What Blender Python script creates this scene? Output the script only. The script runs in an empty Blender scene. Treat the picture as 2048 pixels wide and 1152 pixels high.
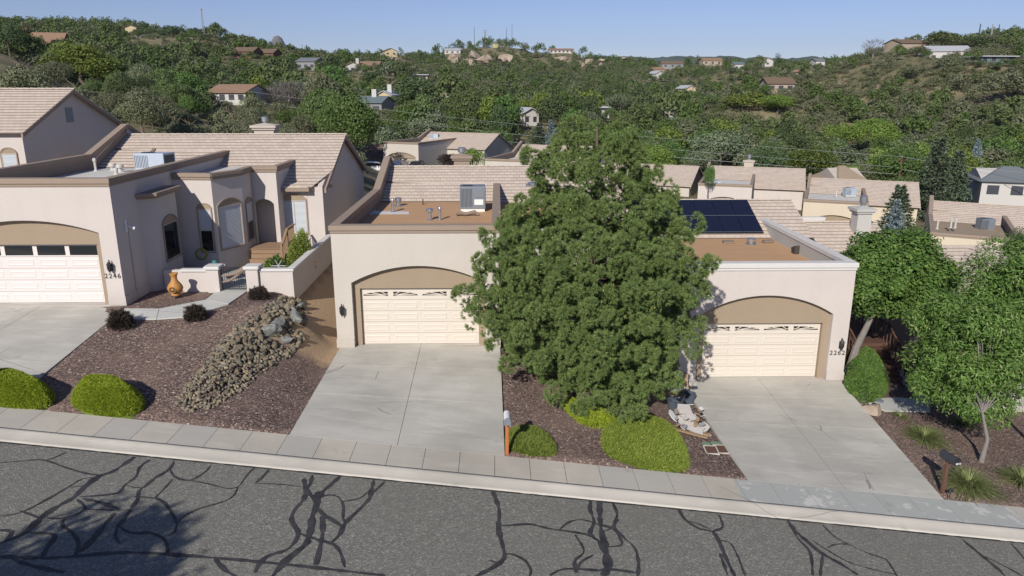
import bpy, math, random
import numpy as np
from mathutils import Vector, Matrix
R = math.radians
random.seed(7)
rng = np.random.default_rng(11)
scene = bpy.context.scene
col = scene.collection

# ------------------------------------------------------------------ camera, sky, sun
FPX, PITCH, YAW, CAMH = 1475.0, R(15.21), R(1.09), 10.2
cam_d = bpy.data.cameras.new('camera'); cam = bpy.data.objects.new('camera', cam_d); col.objects.link(cam)
cam.location = (0, 0, CAMH); cam.rotation_euler = (R(90) - PITCH, 0, -YAW)
cam_d.sensor_width = 36; cam_d.lens = 36 * FPX / 2048; cam_d.clip_end = 20000; cam_d.clip_start = .5
scene.camera = cam
SUN_EL, SUN_AZ = R(31), R(21)          # light travels towards +Y and a little towards +X
world = bpy.data.worlds.new('World'); scene.world = world; world.use_nodes = True
nt = world.node_tree
for n in list(nt.nodes): nt.nodes.remove(n)
sky = nt.nodes.new('ShaderNodeTexSky'); sky.sky_type = 'NISHITA'; sky.sun_disc = False
sky.sun_elevation = SUN_EL; sky.sun_rotation = R(180) + SUN_AZ
sky.altitude = 1600; sky.air_density = 1.0; sky.dust_density = 0.4; sky.ozone_density = 4.0
bg = nt.nodes.new('ShaderNodeBackground'); bg.inputs[1].default_value = .088
wo = nt.nodes.new('ShaderNodeOutputWorld')
tint = nt.nodes.new('ShaderNodeMix'); tint.data_type = 'RGBA'; tint.blend_type = 'MULTIPLY'; tint.inputs[0].default_value = 1; tint.inputs[7].default_value = (.93, .83, .96, 1)
nt.links.new(sky.outputs[0], tint.inputs[6]); nt.links.new(tint.outputs[2], bg.inputs[0]); nt.links.new(bg.outputs[0], wo.inputs[0])
sun_d = bpy.data.lights.new('sun', 'SUN'); sun_d.energy = 4.4; sun_d.angle = R(.5); sun_d.color = (1, .95, .87)
sun = bpy.data.objects.new('sun', sun_d); col.objects.link(sun)
sd = Vector((math.sin(SUN_AZ) * math.cos(SUN_EL), math.cos(SUN_AZ) * math.cos(SUN_EL), -math.sin(SUN_EL)))
sun.rotation_euler = sd.to_track_quat('-Z', 'Y').to_euler()
vs = scene.view_settings
scene.display_settings.display_device = 'sRGB'
vs.view_transform = 'Standard'; vs.look = 'None'; vs.exposure = 0.15; vs.gamma = 1
scene.cycles.max_bounces = 5; scene.cycles.diffuse_bounces = 3; scene.cycles.glossy_bounces = 2
scene.cycles.transmission_bounces = 3; scene.cycles.transparent_max_bounces = 4

# ------------------------------------------------------------------ measuring helper: a photo pixel to a place in the world
_cp, _sp, _cy, _sy = math.cos(PITCH), math.sin(PITCH), math.cos(YAW), math.sin(YAW)
def ray(x, y):
    a = (x - 1024) / FPX; b = -(y - 576) / FPX
    return (_cy * a + _sy * _cp + _sy * _sp * b, -_sy * a + _cy * _cp + _cy * _sp * b, -_sp + _cp * b)
def atY(x, y, Y): d = ray(x, y); t = Y / d[1]; return Vector((d[0] * t, Y, CAMH + d[2] * t))
def atX(x, y, X): d = ray(x, y); t = X / d[0]; return Vector((X, d[1] * t, CAMH + d[2] * t))
def atZ(x, y, Z): d = ray(x, y); t = (Z - CAMH) / d[2]; return Vector((d[0] * t, d[1] * t, Z))
def atR(x, y, r):
    d = ray(x, y); t = r / math.hypot(d[0], d[1]); return Vector((d[0] * t, d[1] * t, CAMH + d[2] * t))
def proj(X, Y, Z):
    v = (X, Y, Z - CAMH); r = v[0] * _cy - v[1] * _sy; f = v[0] * _sy * _cp + v[1] * _cy * _cp - v[2] * _sp
    u = v[0] * _sy * _sp + v[1] * _cy * _sp + v[2] * _cp
    return (1024 + FPX * r / f, 576 - FPX * u / f) if f > .1 else (-9999, -9999)

# ------------------------------------------------------------------ materials
MATS = {}
class NT:
    def __init__(s, name):
        s.m = bpy.data.materials.new(name); s.m.use_nodes = True; s.t = s.m.node_tree
        s.b = s.t.nodes['Principled BSDF']; s.o = s.t.nodes['Material Output']
        MATS[name] = s.m
    def n(s, typ, ins=None, **kw):
        nd = s.t.nodes.new('ShaderNode' + typ)
        for k, v in kw.items(): setattr(nd, k, v)
        for k, v in (ins or {}).items():
            if isinstance(v, bpy.types.NodeSocket): s.t.links.new(v, nd.inputs[k])
            else: nd.inputs[k].default_value = v
        return nd
    def co(s, typ='Object', scale=None):
        c = s.n('TexCoord').outputs[typ]
        if scale is not None:
            c = s.n('Mapping', {'Vector': c, 'Scale': scale if isinstance(scale, tuple) else (scale,) * 3}).outputs[0]
        return c
    def noise(s, scale, detail=4, co=None, rough=.55): return s.n('TexNoise', {'Vector': co if co is not None else s.co(), 'Scale': scale, 'Detail': detail, 'Roughness': rough}).outputs['Fac']
    def ramp(s, fac, stops):
        r = s.n('ValToRGB', {'Fac': fac}); e = r.color_ramp.elements
        while len(e) < len(stops): e.new(.5)
        for q, (p, c) in zip(e, stops): q.position = p; q.color = (*c, 1) if len(c) == 3 else c
        return r.outputs['Color']
    def mix(s, f, a, b, mode='MIX'):
        x = s.n('Mix', data_type='RGBA', blend_type=mode)
        for i, v in ((0, f), (6, a), (7, b)):
            if isinstance(v, bpy.types.NodeSocket): s.t.links.new(v, x.inputs[i])
            else: x.inputs[i].default_value = v if i == 0 else ((*v, 1) if len(v) == 3 else v)
        return x.outputs[2]
    def math(s, op, a, b=0.0):
        return s.n('Math', {0: a, 1: b}, operation=op).outputs[0]
    def bump(s, h, strength=.4, dist=.02):
        s.t.links.new(s.n('Bump', {'Height': h, 'Strength': strength, 'Distance': dist}).outputs[0], s.b.inputs['Normal'])
    def fin(s, color=None, rough=.8, metal=0, spec=None):
        if color is not None:
            if isinstance(color, bpy.types.NodeSocket): s.t.links.new(color, s.b.inputs['Base Color'])
            else: s.b.inputs['Base Color'].default_value = (*color, 1)
        if isinstance(rough, bpy.types.NodeSocket): s.t.links.new(rough, s.b.inputs['Roughness'])
        else: s.b.inputs['Roughness'].default_value = rough
        s.b.inputs['Metallic'].default_value = metal
        if spec is not None: s.b.inputs['Specular IOR Level'].default_value = spec
        return s.m
def mul(c, k): return tuple(v * k for v in c)
def stucco(name, c, var=.10):
    t = NT(name); co = t.co()
    a = t.noise(.5, 6, co); f = t.noise(14, 3, co)
    st = t.n('TexNoise', {'Vector': t.n('Mapping', {'Vector': co, 'Scale': (1.3, 1.3, .22)}).outputs[0], 'Scale': 1.2, 'Detail': 7, 'Roughness': .65}).outputs['Fac']
    x = t.mix(a, mul(c, 1 - var), mul(c, 1 + var)); x = t.mix(t.ramp(st, [(.5, (0,) * 3), (.8, (.28,) * 3)]), x, mul(c, .74)); zz = t.n('SeparateXYZ', {0: co}).outputs[2]; gr_ = t.math('MULTIPLY', t.n('MapRange', {0: zz, 1: .0, 2: .7, 3: .5, 4: 0.}).outputs[0], t.noise(2.2, 5, co)); x = t.mix(gr_, x, (.26, .20, .155))
    x = t.mix(t.math('MULTIPLY', f, .38), x, mul(c, .82))
    t.bump(t.noise(24, 5, co, .7), .8, .02); return t.fin(x, .9, spec=.25)
def plain(name, c, rough=.6, metal=0, var=.12, scale=6, bump=0):
    t = NT(name); co = t.co(); x = t.mix(t.noise(scale, 4, co), mul(c, 1 - var), mul(c, 1 + var))
    if bump: t.bump(t.noise(30, 3, co), bump, .01)
    return t.fin(x, rough, metal)
stucco('stucco_pale', (.50, .435, .375)); stucco('stucco_cream', (.54, .495, .435)); stucco('stucco_pink', (.57, .515, .475)); stucco('stucco_tan', (.335, .26, .185))
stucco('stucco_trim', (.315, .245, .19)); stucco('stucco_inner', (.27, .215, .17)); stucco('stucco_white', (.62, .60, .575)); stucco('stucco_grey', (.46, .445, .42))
stucco('stucco_yellow', (.60, .52, .40)); stucco('stucco_brown', (.26, .20, .155))
plain('door_cream', (.62, .555, .475), .55, var=.03); plain('door_pink', (.66, .605, .575), .5, var=.03)
plain('white_metal', (.72, .72, .70), .45, var=.06); plain('galvanised', (.55, .56, .58), .32, .85, var=.2, scale=12)
plain('ac_grey', (.20, .22, .25), .5, .2, var=.12); plain('ac_light', (.42, .47, .54), .45, .2, var=.08); plain('dark_grille', (.035, .04, .05), .6)
plain('black_metal', (.02, .02, .022), .45); plain('dark_trim', (.05, .04, .035), .7); plain('rust_wood', (.12, .06, .04), .8, var=.3, scale=20)
plain('cedar_post', (.42, .13, .035), .75, var=.2, scale=15); plain('grey_wood', (.22, .17, .13), .85, var=.3, scale=20)
plain('deck_wood', (.27, .175, .105), .8, var=.25, scale=12, bump=.3); plain('red_deck', (.10, .05, .032), .8, var=.25, scale=12)
plain('bark', (.13, .10, .075), .95, var=.4, scale=9, bump=.8); plain('bark_grey', (.20, .18, .165), .95, var=.35, scale=9, bump=.6)
plain('orange_clay', (.43, .20, .05), .6, var=.28, scale=5); plain('blue_plastic', (.07, .09, .115), .5, var=.2, scale=3)
plain('roof_brown', (.17, .115, .075), .9, var=.2); plain('roof_orange', (.27, .165, .105), .9, var=.2); plain('roof_grey', (.16, .175, .185), .85, var=.15)
plain('roof_blue', (.13, .17, .18), .85, var=.15); plain('roof_white', (.42, .43, .45), .7, var=.1); plain('wall_white', (.50, .48, .45), .85, var=.08)
plain('wall_beige', (.38, .31, .24), .9, var=.1); plain('wall_grey', (.24, .24, .24), .9, var=.1); plain('wall_brick', (.17, .085, .055), .9, var=.2); plain('wall_yellow', (.52, .43, .27), .9)
plain('car_white', (.75, .75, .76), .25, var=.02); plain('tyre', (.018, .018, .018), .8); plain('white_patch', (.58, .575, .57), .75, var=.12, scale=4)
plain('broken_plaster', (.46, .43, .40), .9, var=.16, scale=9, bump=.6); plain('splinter_wood', (.30, .20, .12), .9, var=.35, scale=15)
plain('blind_white', (.62, .63, .66), .6, var=.03); plain('pot_teal', (.05, .16, .17), .3); plain('yellow_hose', (.30, .25, .04), .6); plain('utility_green', (.16, .24, .17), .8)
plain('tile_painted_shade', (.21, .165, .13), .95); plain('tank_tan', (.40, .38, .22), .8); plain('insulator', (.30, .30, .32), .5); plain('cable', (.30, .30, .30), .6)
t = NT('glass'); t.b.inputs['IOR'].default_value = 1.5; t.fin((.012, .014, .016), .06, 0, .8)
t = NT('solar_cell'); co = t.co(); br = t.n('TexBrick', {'Vector': co, 'Scale': 6.2, 'Mortar Size': .012, 'Color1': (.006, .009, .024, 1), 'Color2': (.008, .011, .028, 1), 'Mortar': (.03, .035, .06, 1)}); br.offset = 0; t.fin(br.outputs['Color'], .35, 0, .3)
t = NT('louver_blind'); co = t.co(); sx = t.n('SeparateXYZ', {0: co}).outputs[2]
w = t.math('SINE', t.math('MULTIPLY', sx, 105.0)); t.bump(w, .9, .01); t.fin(t.mix(t.math('GREATER_THAN', w, .55), (.60, .63, .66), (.40, .44, .48)), .5)
t = NT('roof_tile'); co = t.co(); uv = t.n('Mapping', {'Vector': t.n('TexCoord').outputs['UV']}).outputs[0]
br = t.n('TexBrick', {'Vector': uv, 'Scale': 1.0, 'Mortar Size': .012, 'Mortar Smooth': .3, 'Brick Width': .33, 'Row Height': .345, 'Bias': -.1,
     'Color1': (.63, .53, .435, 1), 'Color2': (.50, .415, .34, 1), 'Mortar': (.27, .205, .165, 1)})
x = t.mix(t.math('MULTIPLY', t.noise(1.3, 5, co), .55), br.outputs['Color'], (.64, .54, .46)); x = t.mix(t.math('MULTIPLY', t.noise(25, 2, co), .2), x, (.38, .30, .25))
t.bump(t.math('ADD', br.outputs['Fac'], t.noise(30, 2, co)), -.3, .01); t.fin(x, .85)
t = NT('roof_membrane'); co = t.co(); y = t.n('SeparateXYZ', {0: co}).outputs[1]
seam = t.math('LESS_THAN', t.math('FRACT', t.math('MULTIPLY', y, 1.0)), .022)
x = t.mix(t.noise(1.2, 6, co), (.45, .265, .135), (.54, .335, .18)); x = t.mix(t.math('MULTIPLY', seam, .55), x, (.16, .075, .035)); x = t.mix(t.math('MULTIPLY', t.noise(60, 2, co), .35), x, (.34, .215, .125)); t.fin(x, .92)
t = NT('roof_pale'); co = t.co(); t.fin(t.mix(t.noise(1.0, 6, co), (.50, .47, .43), (.66, .64, .60)), .85)
def concrete(name, c1, c2, patch=False):
    t = NT(name); co = t.co(); x = t.mix(t.ramp(t.noise(.55, 8, co, .62), [(.3, (0, 0, 0)), (.7, (1, 1, 1))]), c1, c2)
    x = t.mix(t.math('MULTIPLY', t.ramp(t.noise(.35, 3, co), [(.45, (0,) * 3), (.62, (1,) * 3)]), .5), x, mul(c1, .78))
    st = t.n('TexNoise', {'Vector': t.n('Mapping', {'Vector': co, 'Scale': (.5, 2.2, 1), 'Rotation': (0, 0, .5)}).outputs[0], 'Scale': 1.3, 'Detail': 9, 'Roughness': .7}).outputs['Fac']
    x = t.mix(t.ramp(st, [(.52, (0,) * 3), (.68, (.55,) * 3)]), x, mul(c2, 1.10))
    x = t.mix(t.math('MULTIPLY', t.noise(70, 2, co), .25), x, mul(c1, .7))
    sp = t.n('TexVoronoi', {'Vector': co, 'Scale': 1.7, 'Randomness': 1}).outputs['Distance']
    x = t.mix(t.ramp(sp, [(.028, (.6,) * 3), (.045, (0,) * 3)]), x, (.12, .11, .10))
    if patch:   # slabs of different age
        ri = t.n('NewGeometry').outputs['Random Per Island']
        x = t.mix(t.ramp(ri, [(0, (.0,) * 3), (.72, (.25,) * 3), (.78, (.55,) * 3), (1, (.75,) * 3)]), x, (.43, .415, .375))
        sx = t.n('SeparateXYZ', {0: co}).outputs[0]
        zone = t.math('MULTIPLY', t.math('GREATER_THAN', sx, 7.0), t.math('LESS_THAN', sx, 15.3))
        x = t.mix(zone, x, (.40, .405, .375))
        x = t.mix(t.math('MULTIPLY', zone, t.ramp(t.noise(1.7, 8, co, .7), [(.56, (0,) * 3), (.60, (.8,) * 3)])), x, (.60, .58, .54))
    ce = t.n('TexVoronoi', {'Vector': t.n('Mapping', {'Vector': t.mix(.12, co, t.n('TexNoise', {'Vector': co, 'Scale': 1.5, 'Detail': 4}).outputs['Color']), 'Scale': (.28,) * 3}).outputs[0], 'Scale': 1.0}, feature='DISTANCE_TO_EDGE').outputs['Distance']
    cm_ = t.math('MULTIPLY', t.math('LESS_THAN', ce, .0028), t.math('GREATER_THAN', t.noise(.22, 2, co), .56)); x = t.mix(t.math('MULTIPLY', cm_, .7), x, mul(c1, .35))
    oil = t.ramp(t.noise(.9, 3, co), [(.66, (0,) * 3), (.74, (.35,) * 3)]); x = t.mix(oil, x, mul(c1, .45))
    t.bump(t.noise(60, 3, co), .25, .006); return t.fin(x, .85)
concrete('driveway_concrete', (.445, .425, .375), (.575, .55, .49)); concrete('sidewalk_concrete', (.49, .445, .37), (.59, .535, .445), True)
concrete('curb_concrete', (.53, .49, .42), (.62, .57, .49)); concrete('path_concrete', (.47, .47, .44), (.56, .55, .51))
t = NT('asphalt'); co = t.co(); a = t.n('TexVoronoi', {'Vector': co, 'Scale': 26, 'Randomness': 1}); n2 = t.noise(120, 2, co)
x = t.ramp(t.n('SeparateColor', {0: a.outputs['Color']}).outputs[0], [(0, (.15, .144, .122)), (.6, (.215, .207, .175)), (.86, (.27, .26, .222)), (1, (.39, .375, .32))])
x = t.mix(t.ramp(t.noise(.3, 6, co), [(.35, (0,) * 3), (.7, (.5,) * 3)]), x, (.19, .182, .152)); x = t.mix(t.math('MULTIPLY', n2, .25), x, (.09, .09, .088))
t.bump(a.outputs['Distance'], .5, .02); t.fin(x, .9)
t = NT('crack_seal'); co = t.co(); sn = t.noise(3, 7, co, .7); t.bump(t.noise(25, 3, co), .5, .01); t.fin(t.mix(t.ramp(sn, [(.35, (0,) * 3), (.7, (1,) * 3)]), (.022, .022, .026), (.07, .068, .068)), t.math('ADD', .45, t.math('MULTIPLY', sn, .5)))
def gravel(name, cols, sc=15, patch=None):
    t = NT(name); co = t.co(); v = t.n('TexVoronoi', {'Vector': co, 'Scale': sc, 'Randomness': 1})
    r = t.n('SeparateColor', {0: v.outputs['Color']}).outputs[0]
    x = t.ramp(r, cols); x = t.mix(t.ramp(v.outputs['Distance'], [(.35, (0,) * 3), (.75, (.75,) * 3)]), x, mul(cols[0][1], .4))
    x = t.mix(t.ramp(t.noise(.45, 5, co), [(.4, (0,) * 3), (.7, (.45,) * 3)]), x, cols[2][1])
    return t, x, v, co
t, x, v, co = gravel('ground_mat', [(0, (.095, .067, .061)), (.45, (.185, .132, .115)), (.8, (.27, .188, .15)), (.95, (.40, .30, .24)), (1, (.62, .54, .46))], 17)
xy = t.n('SeparateXYZ', {0: co}); sx, sy = xy.outputs[0], xy.outputs[1]
def band(t, s, a, b, soft=.35):
    u = t.n('MapRange', {0: s, 1: a - soft, 2: a + soft}).outputs[0]; w = t.n('MapRange', {0: s, 1: b - soft, 2: b + soft, 3: 1., 4: 0.}).outputs[0]
    return t.math('MULTIPLY', u, w)
dn = t.noise(1.4, 4, co); sxn = t.math('ADD', sx, t.math('MULTIPLY', dn, .7)); syn = t.math('ADD', sy, t.math('MULTIPLY', dn, 1.2))
dirt = t.mix(t.noise(9, 8, co, .7), (.36, .245, .145), (.58, .42, .27))
x = t.mix(t.math('MULTIPLY', band(t, sxn, -8.3, -5.9, .3), t.n('MapRange', {0: syn, 1: 26.6, 2: 27.4}).outputs[0]), x, dirt)
far = t.n('MapRange', {0: sy, 1: 50., 2: 54.}).outputs[0]
hill = t.ramp(t.noise(.09, 9, co, .72), [(.36, (.10, .105, .05)), (.5, (.18, .155, .09)), (.62, (.30, .24, .155)), (.75, (.37, .29, .20))])
hill = t.mix(t.math('MULTIPLY', t.noise(1.2, 8, co, .7), .6), hill, (.15, .14, .075))
x = t.mix(far, x, hill); t.bump(v.outputs['Distance'], .6, .03); t.fin(x, .95, spec=.2)
t = NT('rock_mat'); co = t.co(); oi = t.n('ObjectInfo').outputs['Random']
x = t.ramp(oi, [(0, (.08, .075, .065)), (.25, (.28, .22, .135)), (.45, (.14, .14, .12)), (.62, (.42, .34, .22)), (.8, (.21, .155, .09)), (1, (.09, .095, .09))])
x = t.mix(t.noise(9, 6, co), (.13, .11, .08), x); t.bump(t.noise(12, 5, co), .7, .02); t.fin(x, .9)
t = NT('rubble_mat'); co = t.co(); ri = t.n('NewGeometry').outputs['Random Per Island']
x = t.ramp(ri, [(0, (.085, .075, .06)), (.25, (.25, .195, .115)), (.45, (.14, .135, .11)), (.65, (.28, .225, .14)), (.82, (.38, .30, .20)), (1, (.09, .09, .08))]); x = t.mix(t.math('MULTIPLY', t.noise(9, 4, co), .4), x, (.17, .155, .13)); t.fin(x, .9)
t = NT('boulder_mat'); co = t.co(); x = t.ramp(t.noise(3, 8, co, .7), [(.3, (.08, .085, .08)), (.5, (.19, .195, .18)), (.7, (.36, .35, .31))]); t.bump(t.noise(7, 6, co), .8, .05); t.fin(x, .85)
t = NT('granite_pale'); co = t.co(); x = t.ramp(t.noise(.6, 8, co, .7), [(.3, (.20, .15, .11)), (.6, (.42, .34, .26))]); t.fin(x, .9)
t = NT('butte_rock'); co = t.co(); x = t.ramp(t.noise(.012, 9, co, .7), [(.35, (.09, .085, .08)), (.65, (.21, .19, .17))]); t.fin(x, .95)
t = NT('far_hill'); co = t.co(); x = t.ramp(t.noise(.01, 8, co, .6), [(.35, (.05, .075, .05)), (.65, (.09, .11, .08))]); t.fin(x, 1, spec=.1)
def leaf(name, c1, c2, trans=.25, tip=None, rnd=True):
    t = NT(name); ri = t.n('NewGeometry').outputs['Random Per Island']; co = t.co()
    st = [(0, c1), (.8, c2)] + ([(1, tip)] if tip else [])
    x = t.ramp(ri, st); x = t.mix(t.math('MULTIPLY', t.noise(.9, 3, co), .5), x, mul(c1, .8))
    if rnd:
        oi = t.n('ObjectInfo').outputs['Random']; hs = t.n('HueSaturation', {'Hue': t.n('MapRange', {0: oi, 3: .485, 4: .515}).outputs[0], 'Value': t.n('MapRange', {0: oi, 3: .8, 4: 1.15}).outputs[0], 'Color': x}); x = hs.outputs[0]
    t.fin(x, .65, spec=.3)
    tr = t.n('BsdfTranslucent', {'Color': x}); ms = t.n('MixShader', {0: trans, 1: t.b.outputs[0], 2: tr.outputs[0]}); t.t.links.new(ms.outputs[0], t.o.inputs[0]); return t.m
leaf('needle_pine', (.10, .165, .05), (.235, .315, .095), .12, (.38, .40, .14), False)
leaf('leaf_broad', (.07, .145, .03), (.15, .25, .055), .3, (.28, .38, .09), False); leaf('leaf_willow', (.10, .195, .04), (.20, .325, .075), .35, (.42, .48, .20), False)
leaf('leaf_hedge', (.23, .32, .022), (.44, .52, .05), .35, (.62, .62, .10), False); leaf('leaf_cover', (.16, .225, .04), (.30, .37, .075), .3, (.42, .42, .12), False)
leaf('leaf_mat', (.22, .31, .04), (.38, .46, .09), .3, (.50, .50, .16), False); leaf('leaf_barb', (.035, .030, .024), (.085, .062, .048), .15, (.13, .09, .07)); leaf('leaf_plum', (.030, .018, .018), (.065, .035, .032), .2, (.10, .06, .05)); leaf('leaf_yellow', (.07, .12, .025), (.14, .19, .04), .3, (.40, .36, .07))
leaf('leaf_a', (.105, .15, .052), (.20, .26, .095), .3); leaf('leaf_b', (.085, .15, .038), (.175, .26, .07), .35); leaf('leaf_c', (.155, .175, .095), (.26, .28, .155), .28)
leaf('leaf_d', (.065, .105, .042), (.13, .175, .07), .25); leaf('leaf_e', (.155, .23, .04), (.28, .36, .08), .35); leaf('leaf_spruce', (.085, .125, .075), (.17, .22, .135), .1)
leaf('leaf_blue', (.16, .22, .23), (.30, .37, .38), .1); leaf('leaf_silver', (.13, .17, .09), (.25, .29, .17), .25); leaf('leaf_grey', (.17, .155, .135), (.28, .26, .225), .1)
leaf('blade_grass', (.15, .20, .06), (.30, .33, .13), .3, (.45, .42, .24), False)

# ------------------------------------------------------------------ mesh helpers
def tag(o, label=None, cat=None, group=None, kind=None):
    if label: o['label'] = label
    if cat: o['category'] = cat
    if group: o['group'] = group
    if kind: o['kind'] = kind
    return o
def empty(name, loc=(0, 0, 0), rz=0, label=None, cat=None, group=None):
    o = bpy.data.objects.new(name, None); col.objects.link(o); o.location = loc; o.rotation_euler[2] = rz; o.empty_display_size = .2
    return tag(o, label, cat, group)
def mat(m): return MATS[m] if isinstance(m, str) else m
def link(name, me, m, parent=None, loc=None, rz=0, sc=None):
    if m is not None and not me.materials:
        for q in (m if isinstance(m, (list, tuple)) else [m]): me.materials.append(mat(q))
    o = bpy.data.objects.new(name, me); col.objects.link(o)
    if parent: o.parent = parent
    if loc is not None: o.location = loc
    o.rotation_euler[2] = rz
    if sc is not None: o.scale = sc if isinstance(sc, tuple) else (sc,) * 3
    return o
class MB:
    def __init__(s): s.v = []; s.f = []; s.uv = None; s.dark = []
    def box(s, x0, x1, y0, y1, z0, z1):
        n = len(s.v); s.v += [(x0, y0, z0), (x1, y0, z0), (x1, y1, z0), (x0, y1, z0), (x0, y0, z1), (x1, y0, z1), (x1, y1, z1), (x0, y1, z1)]
        s.f += [tuple(n + i for i in q) for q in ((0, 3, 2, 1), (4, 5, 6, 7), (0, 1, 5, 4), (1, 2, 6, 5), (2, 3, 7, 6), (3, 0, 4, 7))]; return s
    def quad(s, *p): n = len(s.v); s.v += [tuple(q) for q in p]; s.f.append(tuple(range(n, n + len(p)))); return s
    def prism(s, pts, axis, a, b):
        """extrude a polygon: pts are (y,z) for axis x, (x,z) for axis y, (x,y) for axis z"""
        n = len(s.v); k = len(pts)
        for h in (a, b):
            for p, q in pts: s.v.append({'x': (h, p, q), 'y': (p, h, q), 'z': (p, q, h)}[axis])
        s.f.append(tuple(range(n, n + k))[::-1]); s.f.append(tuple(range(n + k, n + 2 * k)))
        for i in range(k): j = (i + 1) % k; s.f.append((n + i, n + j, n + k + j, n + k + i))
        return s
    def obox(s, c, ax, ay, az):
        """box by centre and three half-axis vectors"""
        c, ax, ay, az = map(Vector, (c, ax, ay, az)); n = len(s.v)
        for k in (-1, 1):
            for i, j in ((-1, -1), (1, -1), (1, 1), (-1, 1)): s.v.append(tuple(c + ax * i + ay * j + az * k))
        s.f += [tuple(n + i for i in q) for q in ((0, 3, 2, 1), (4, 5, 6, 7), (0, 1, 5, 4), (1, 2, 6, 5), (2, 3, 7, 6), (3, 0, 4, 7))]; return s
    def bar(s, p, q, w, h=None):
        p, q = Vector(p), Vector(q); d = q - p; L = d.length; d.normalize(); u = Vector((0, 0, 1)) if abs(d.z) < .9 else Vector((0, 1, 0))
        r = d.cross(u).normalized(); u = r.cross(d); return s.obox((p + q) / 2, d * L / 2, r * w / 2, u * (h or w) / 2)
    def tube(s, pts, rad, n=8, cap=True):
        pts = [Vector(p) for p in pts]; k = len(pts); rad = rad if isinstance(rad, (list, tuple)) else [rad] * k; base = len(s.v); up = None
        for i, p in enumerate(pts):
            d = (pts[min(i + 1, k - 1)] - pts[max(i - 1, 0)]).normalized()
            if up is None: up = Vector((1, 0, 0)) if abs(d.x) < .8 else Vector((0, 1, 0))
            r = d.cross(up).normalized(); up2 = r.cross(d).normalized(); up = up2
            for j in range(n): a = 2 * math.pi * j / n; s.v.append(tuple(p + (r * math.cos(a) + up2 * math.sin(a)) * rad[i]))
        for i in range(k - 1):
            for j in range(n): a = base + i * n + j; b = base + i * n + (j + 1) % n; s.f.append((a, b, b + n, a + n))
        if cap: s.f.append(tuple(base + j for j in range(n))); s.f.append(tuple(base + (k - 1) * n + j for j in range(n))[::-1])
        return s
    def lathe(s, prof, c=(0, 0, 0), n=20, sx=1, sy=1):
        base = len(s.v); k = len(prof)
        for r, z in prof:
            for j in range(n): a = 2 * math.pi * j / n; s.v.append((c[0] + r * sx * math.cos(a), c[1] + r * sy * math.sin(a), c[2] + z))
        for i in range(k - 1):
            for j in range(n): a = base + i * n + j; b = base + i * n + (j + 1) % n; s.f.append((a, b, b + n, a + n))
        s.f.append(tuple(base + j for j in range(n))[::-1]); s.f.append(tuple(base + (k - 1) * n + j for j in range(n))); return s
    def build(s, name, m, parent=None, loc=None, rz=0, smooth=False, bevel=0):
        me = bpy.data.meshes.new(name); me.from_pydata(s.v, [], s.f); me.update()
        if smooth: me.polygons.foreach_set('use_smooth', [True] * len(me.polygons))
        if s.uv is not None:
            l = me.uv_layers.new(name='UVMap'); l.data.foreach_set('uv', np.array(s.uv, dtype=np.float32).ravel())
        if s.dark:
            m = [m, 'tile_painted_shade']; ix = np.zeros(len(s.f), dtype=np.int32); ix[s.dark] = 1; me.polygons.foreach_set('material_index', ix)
        o = link(name, me, m, parent, loc, rz)
        if bevel: b = o.modifiers.new('b', 'BEVEL'); b.width = bevel; b.segments = 2; b.limit_method = 'ANGLE'
        return o
def npmesh(name, V, F, smooth=False, midx=None):
    V = np.asarray(V, dtype=np.float32); F = np.asarray(F, dtype=np.int32); k = F.shape[1]
    me = bpy.data.meshes.new(name); me.vertices.add(len(V)); me.vertices.foreach_set('co', V.ravel())
    me.loops.add(F.size); me.loops.foreach_set('vertex_index', F.ravel()); me.polygons.add(len(F))
    me.polygons.foreach_set('loop_start', np.arange(0, F.size, k, dtype=np.int32))
    try: me.polygons.foreach_set('loop_total', np.full(len(F), k, dtype=np.int32))
    except Exception: pass
    if smooth: me.polygons.foreach_set('use_smooth', np.ones(len(F), dtype=bool))
    if midx is not None: me.polygons.foreach_set('material_index', np.asarray(midx, dtype=np.int32))
    me.update(calc_edges=True); me.validate(); return me
def unit(a): return a / np.maximum(np.linalg.norm(a, axis=1, keepdims=True), 1e-9)
def cards(C, N, L, W, lift=0.0, r=rng, kite=True):
    """one small leaf face per centre: N the facing, L length, W width -> verts, quads"""
    n = len(C); L = np.broadcast_to(L, (n,))[:, None]; W = np.broadcast_to(W, (n,))[:, None]
    a = unit(np.cross(N, unit(r.normal(size=(n, 3))))); b = np.cross(N, a); q = a * L / 2; w = b * W / 2; dr = N * L * lift
    V = np.stack([C - q, C + w * 1.0 + q * .1, C + q + dr, C - w + q * .1], 1) if kite else np.stack([C - q - w, C + q - w, C + q + w, C - q + w], 1)
    return V.reshape(-1, 3), np.arange(4 * n).reshape(n, 4)
def needles(C, D, L, W, r=rng):
    """thin triangles from C along D"""
    n = len(C); side = unit(np.cross(D, unit(r.normal(size=(n, 3))))) * (np.broadcast_to(W, (n,))[:, None] / 2); tip = C + D * np.broadcast_to(L, (n,))[:, None]
    return np.stack([C - side, C + side, tip], 1).reshape(-1, 3), np.arange(3 * n).reshape(n, 3)
def vnoise(P, s=1.0, seed=0):
    P = np.asarray(P) * s; o = np.zeros(len(P))
    for k in range(4):
        a = np.array([[1.3, .7, .9], [-.6, 1.5, .4], [.8, -1.1, 1.4], [1.9, .5, -1.2]][k]) * (1 + .6 * k)
        o += np.sin(P @ a + seed * 1.7 + k * 2.1 + 1.5 * np.sin(P @ a[::-1] * .6 + seed + k)) / (1 + .5 * k)
    return o / 2.4
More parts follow.
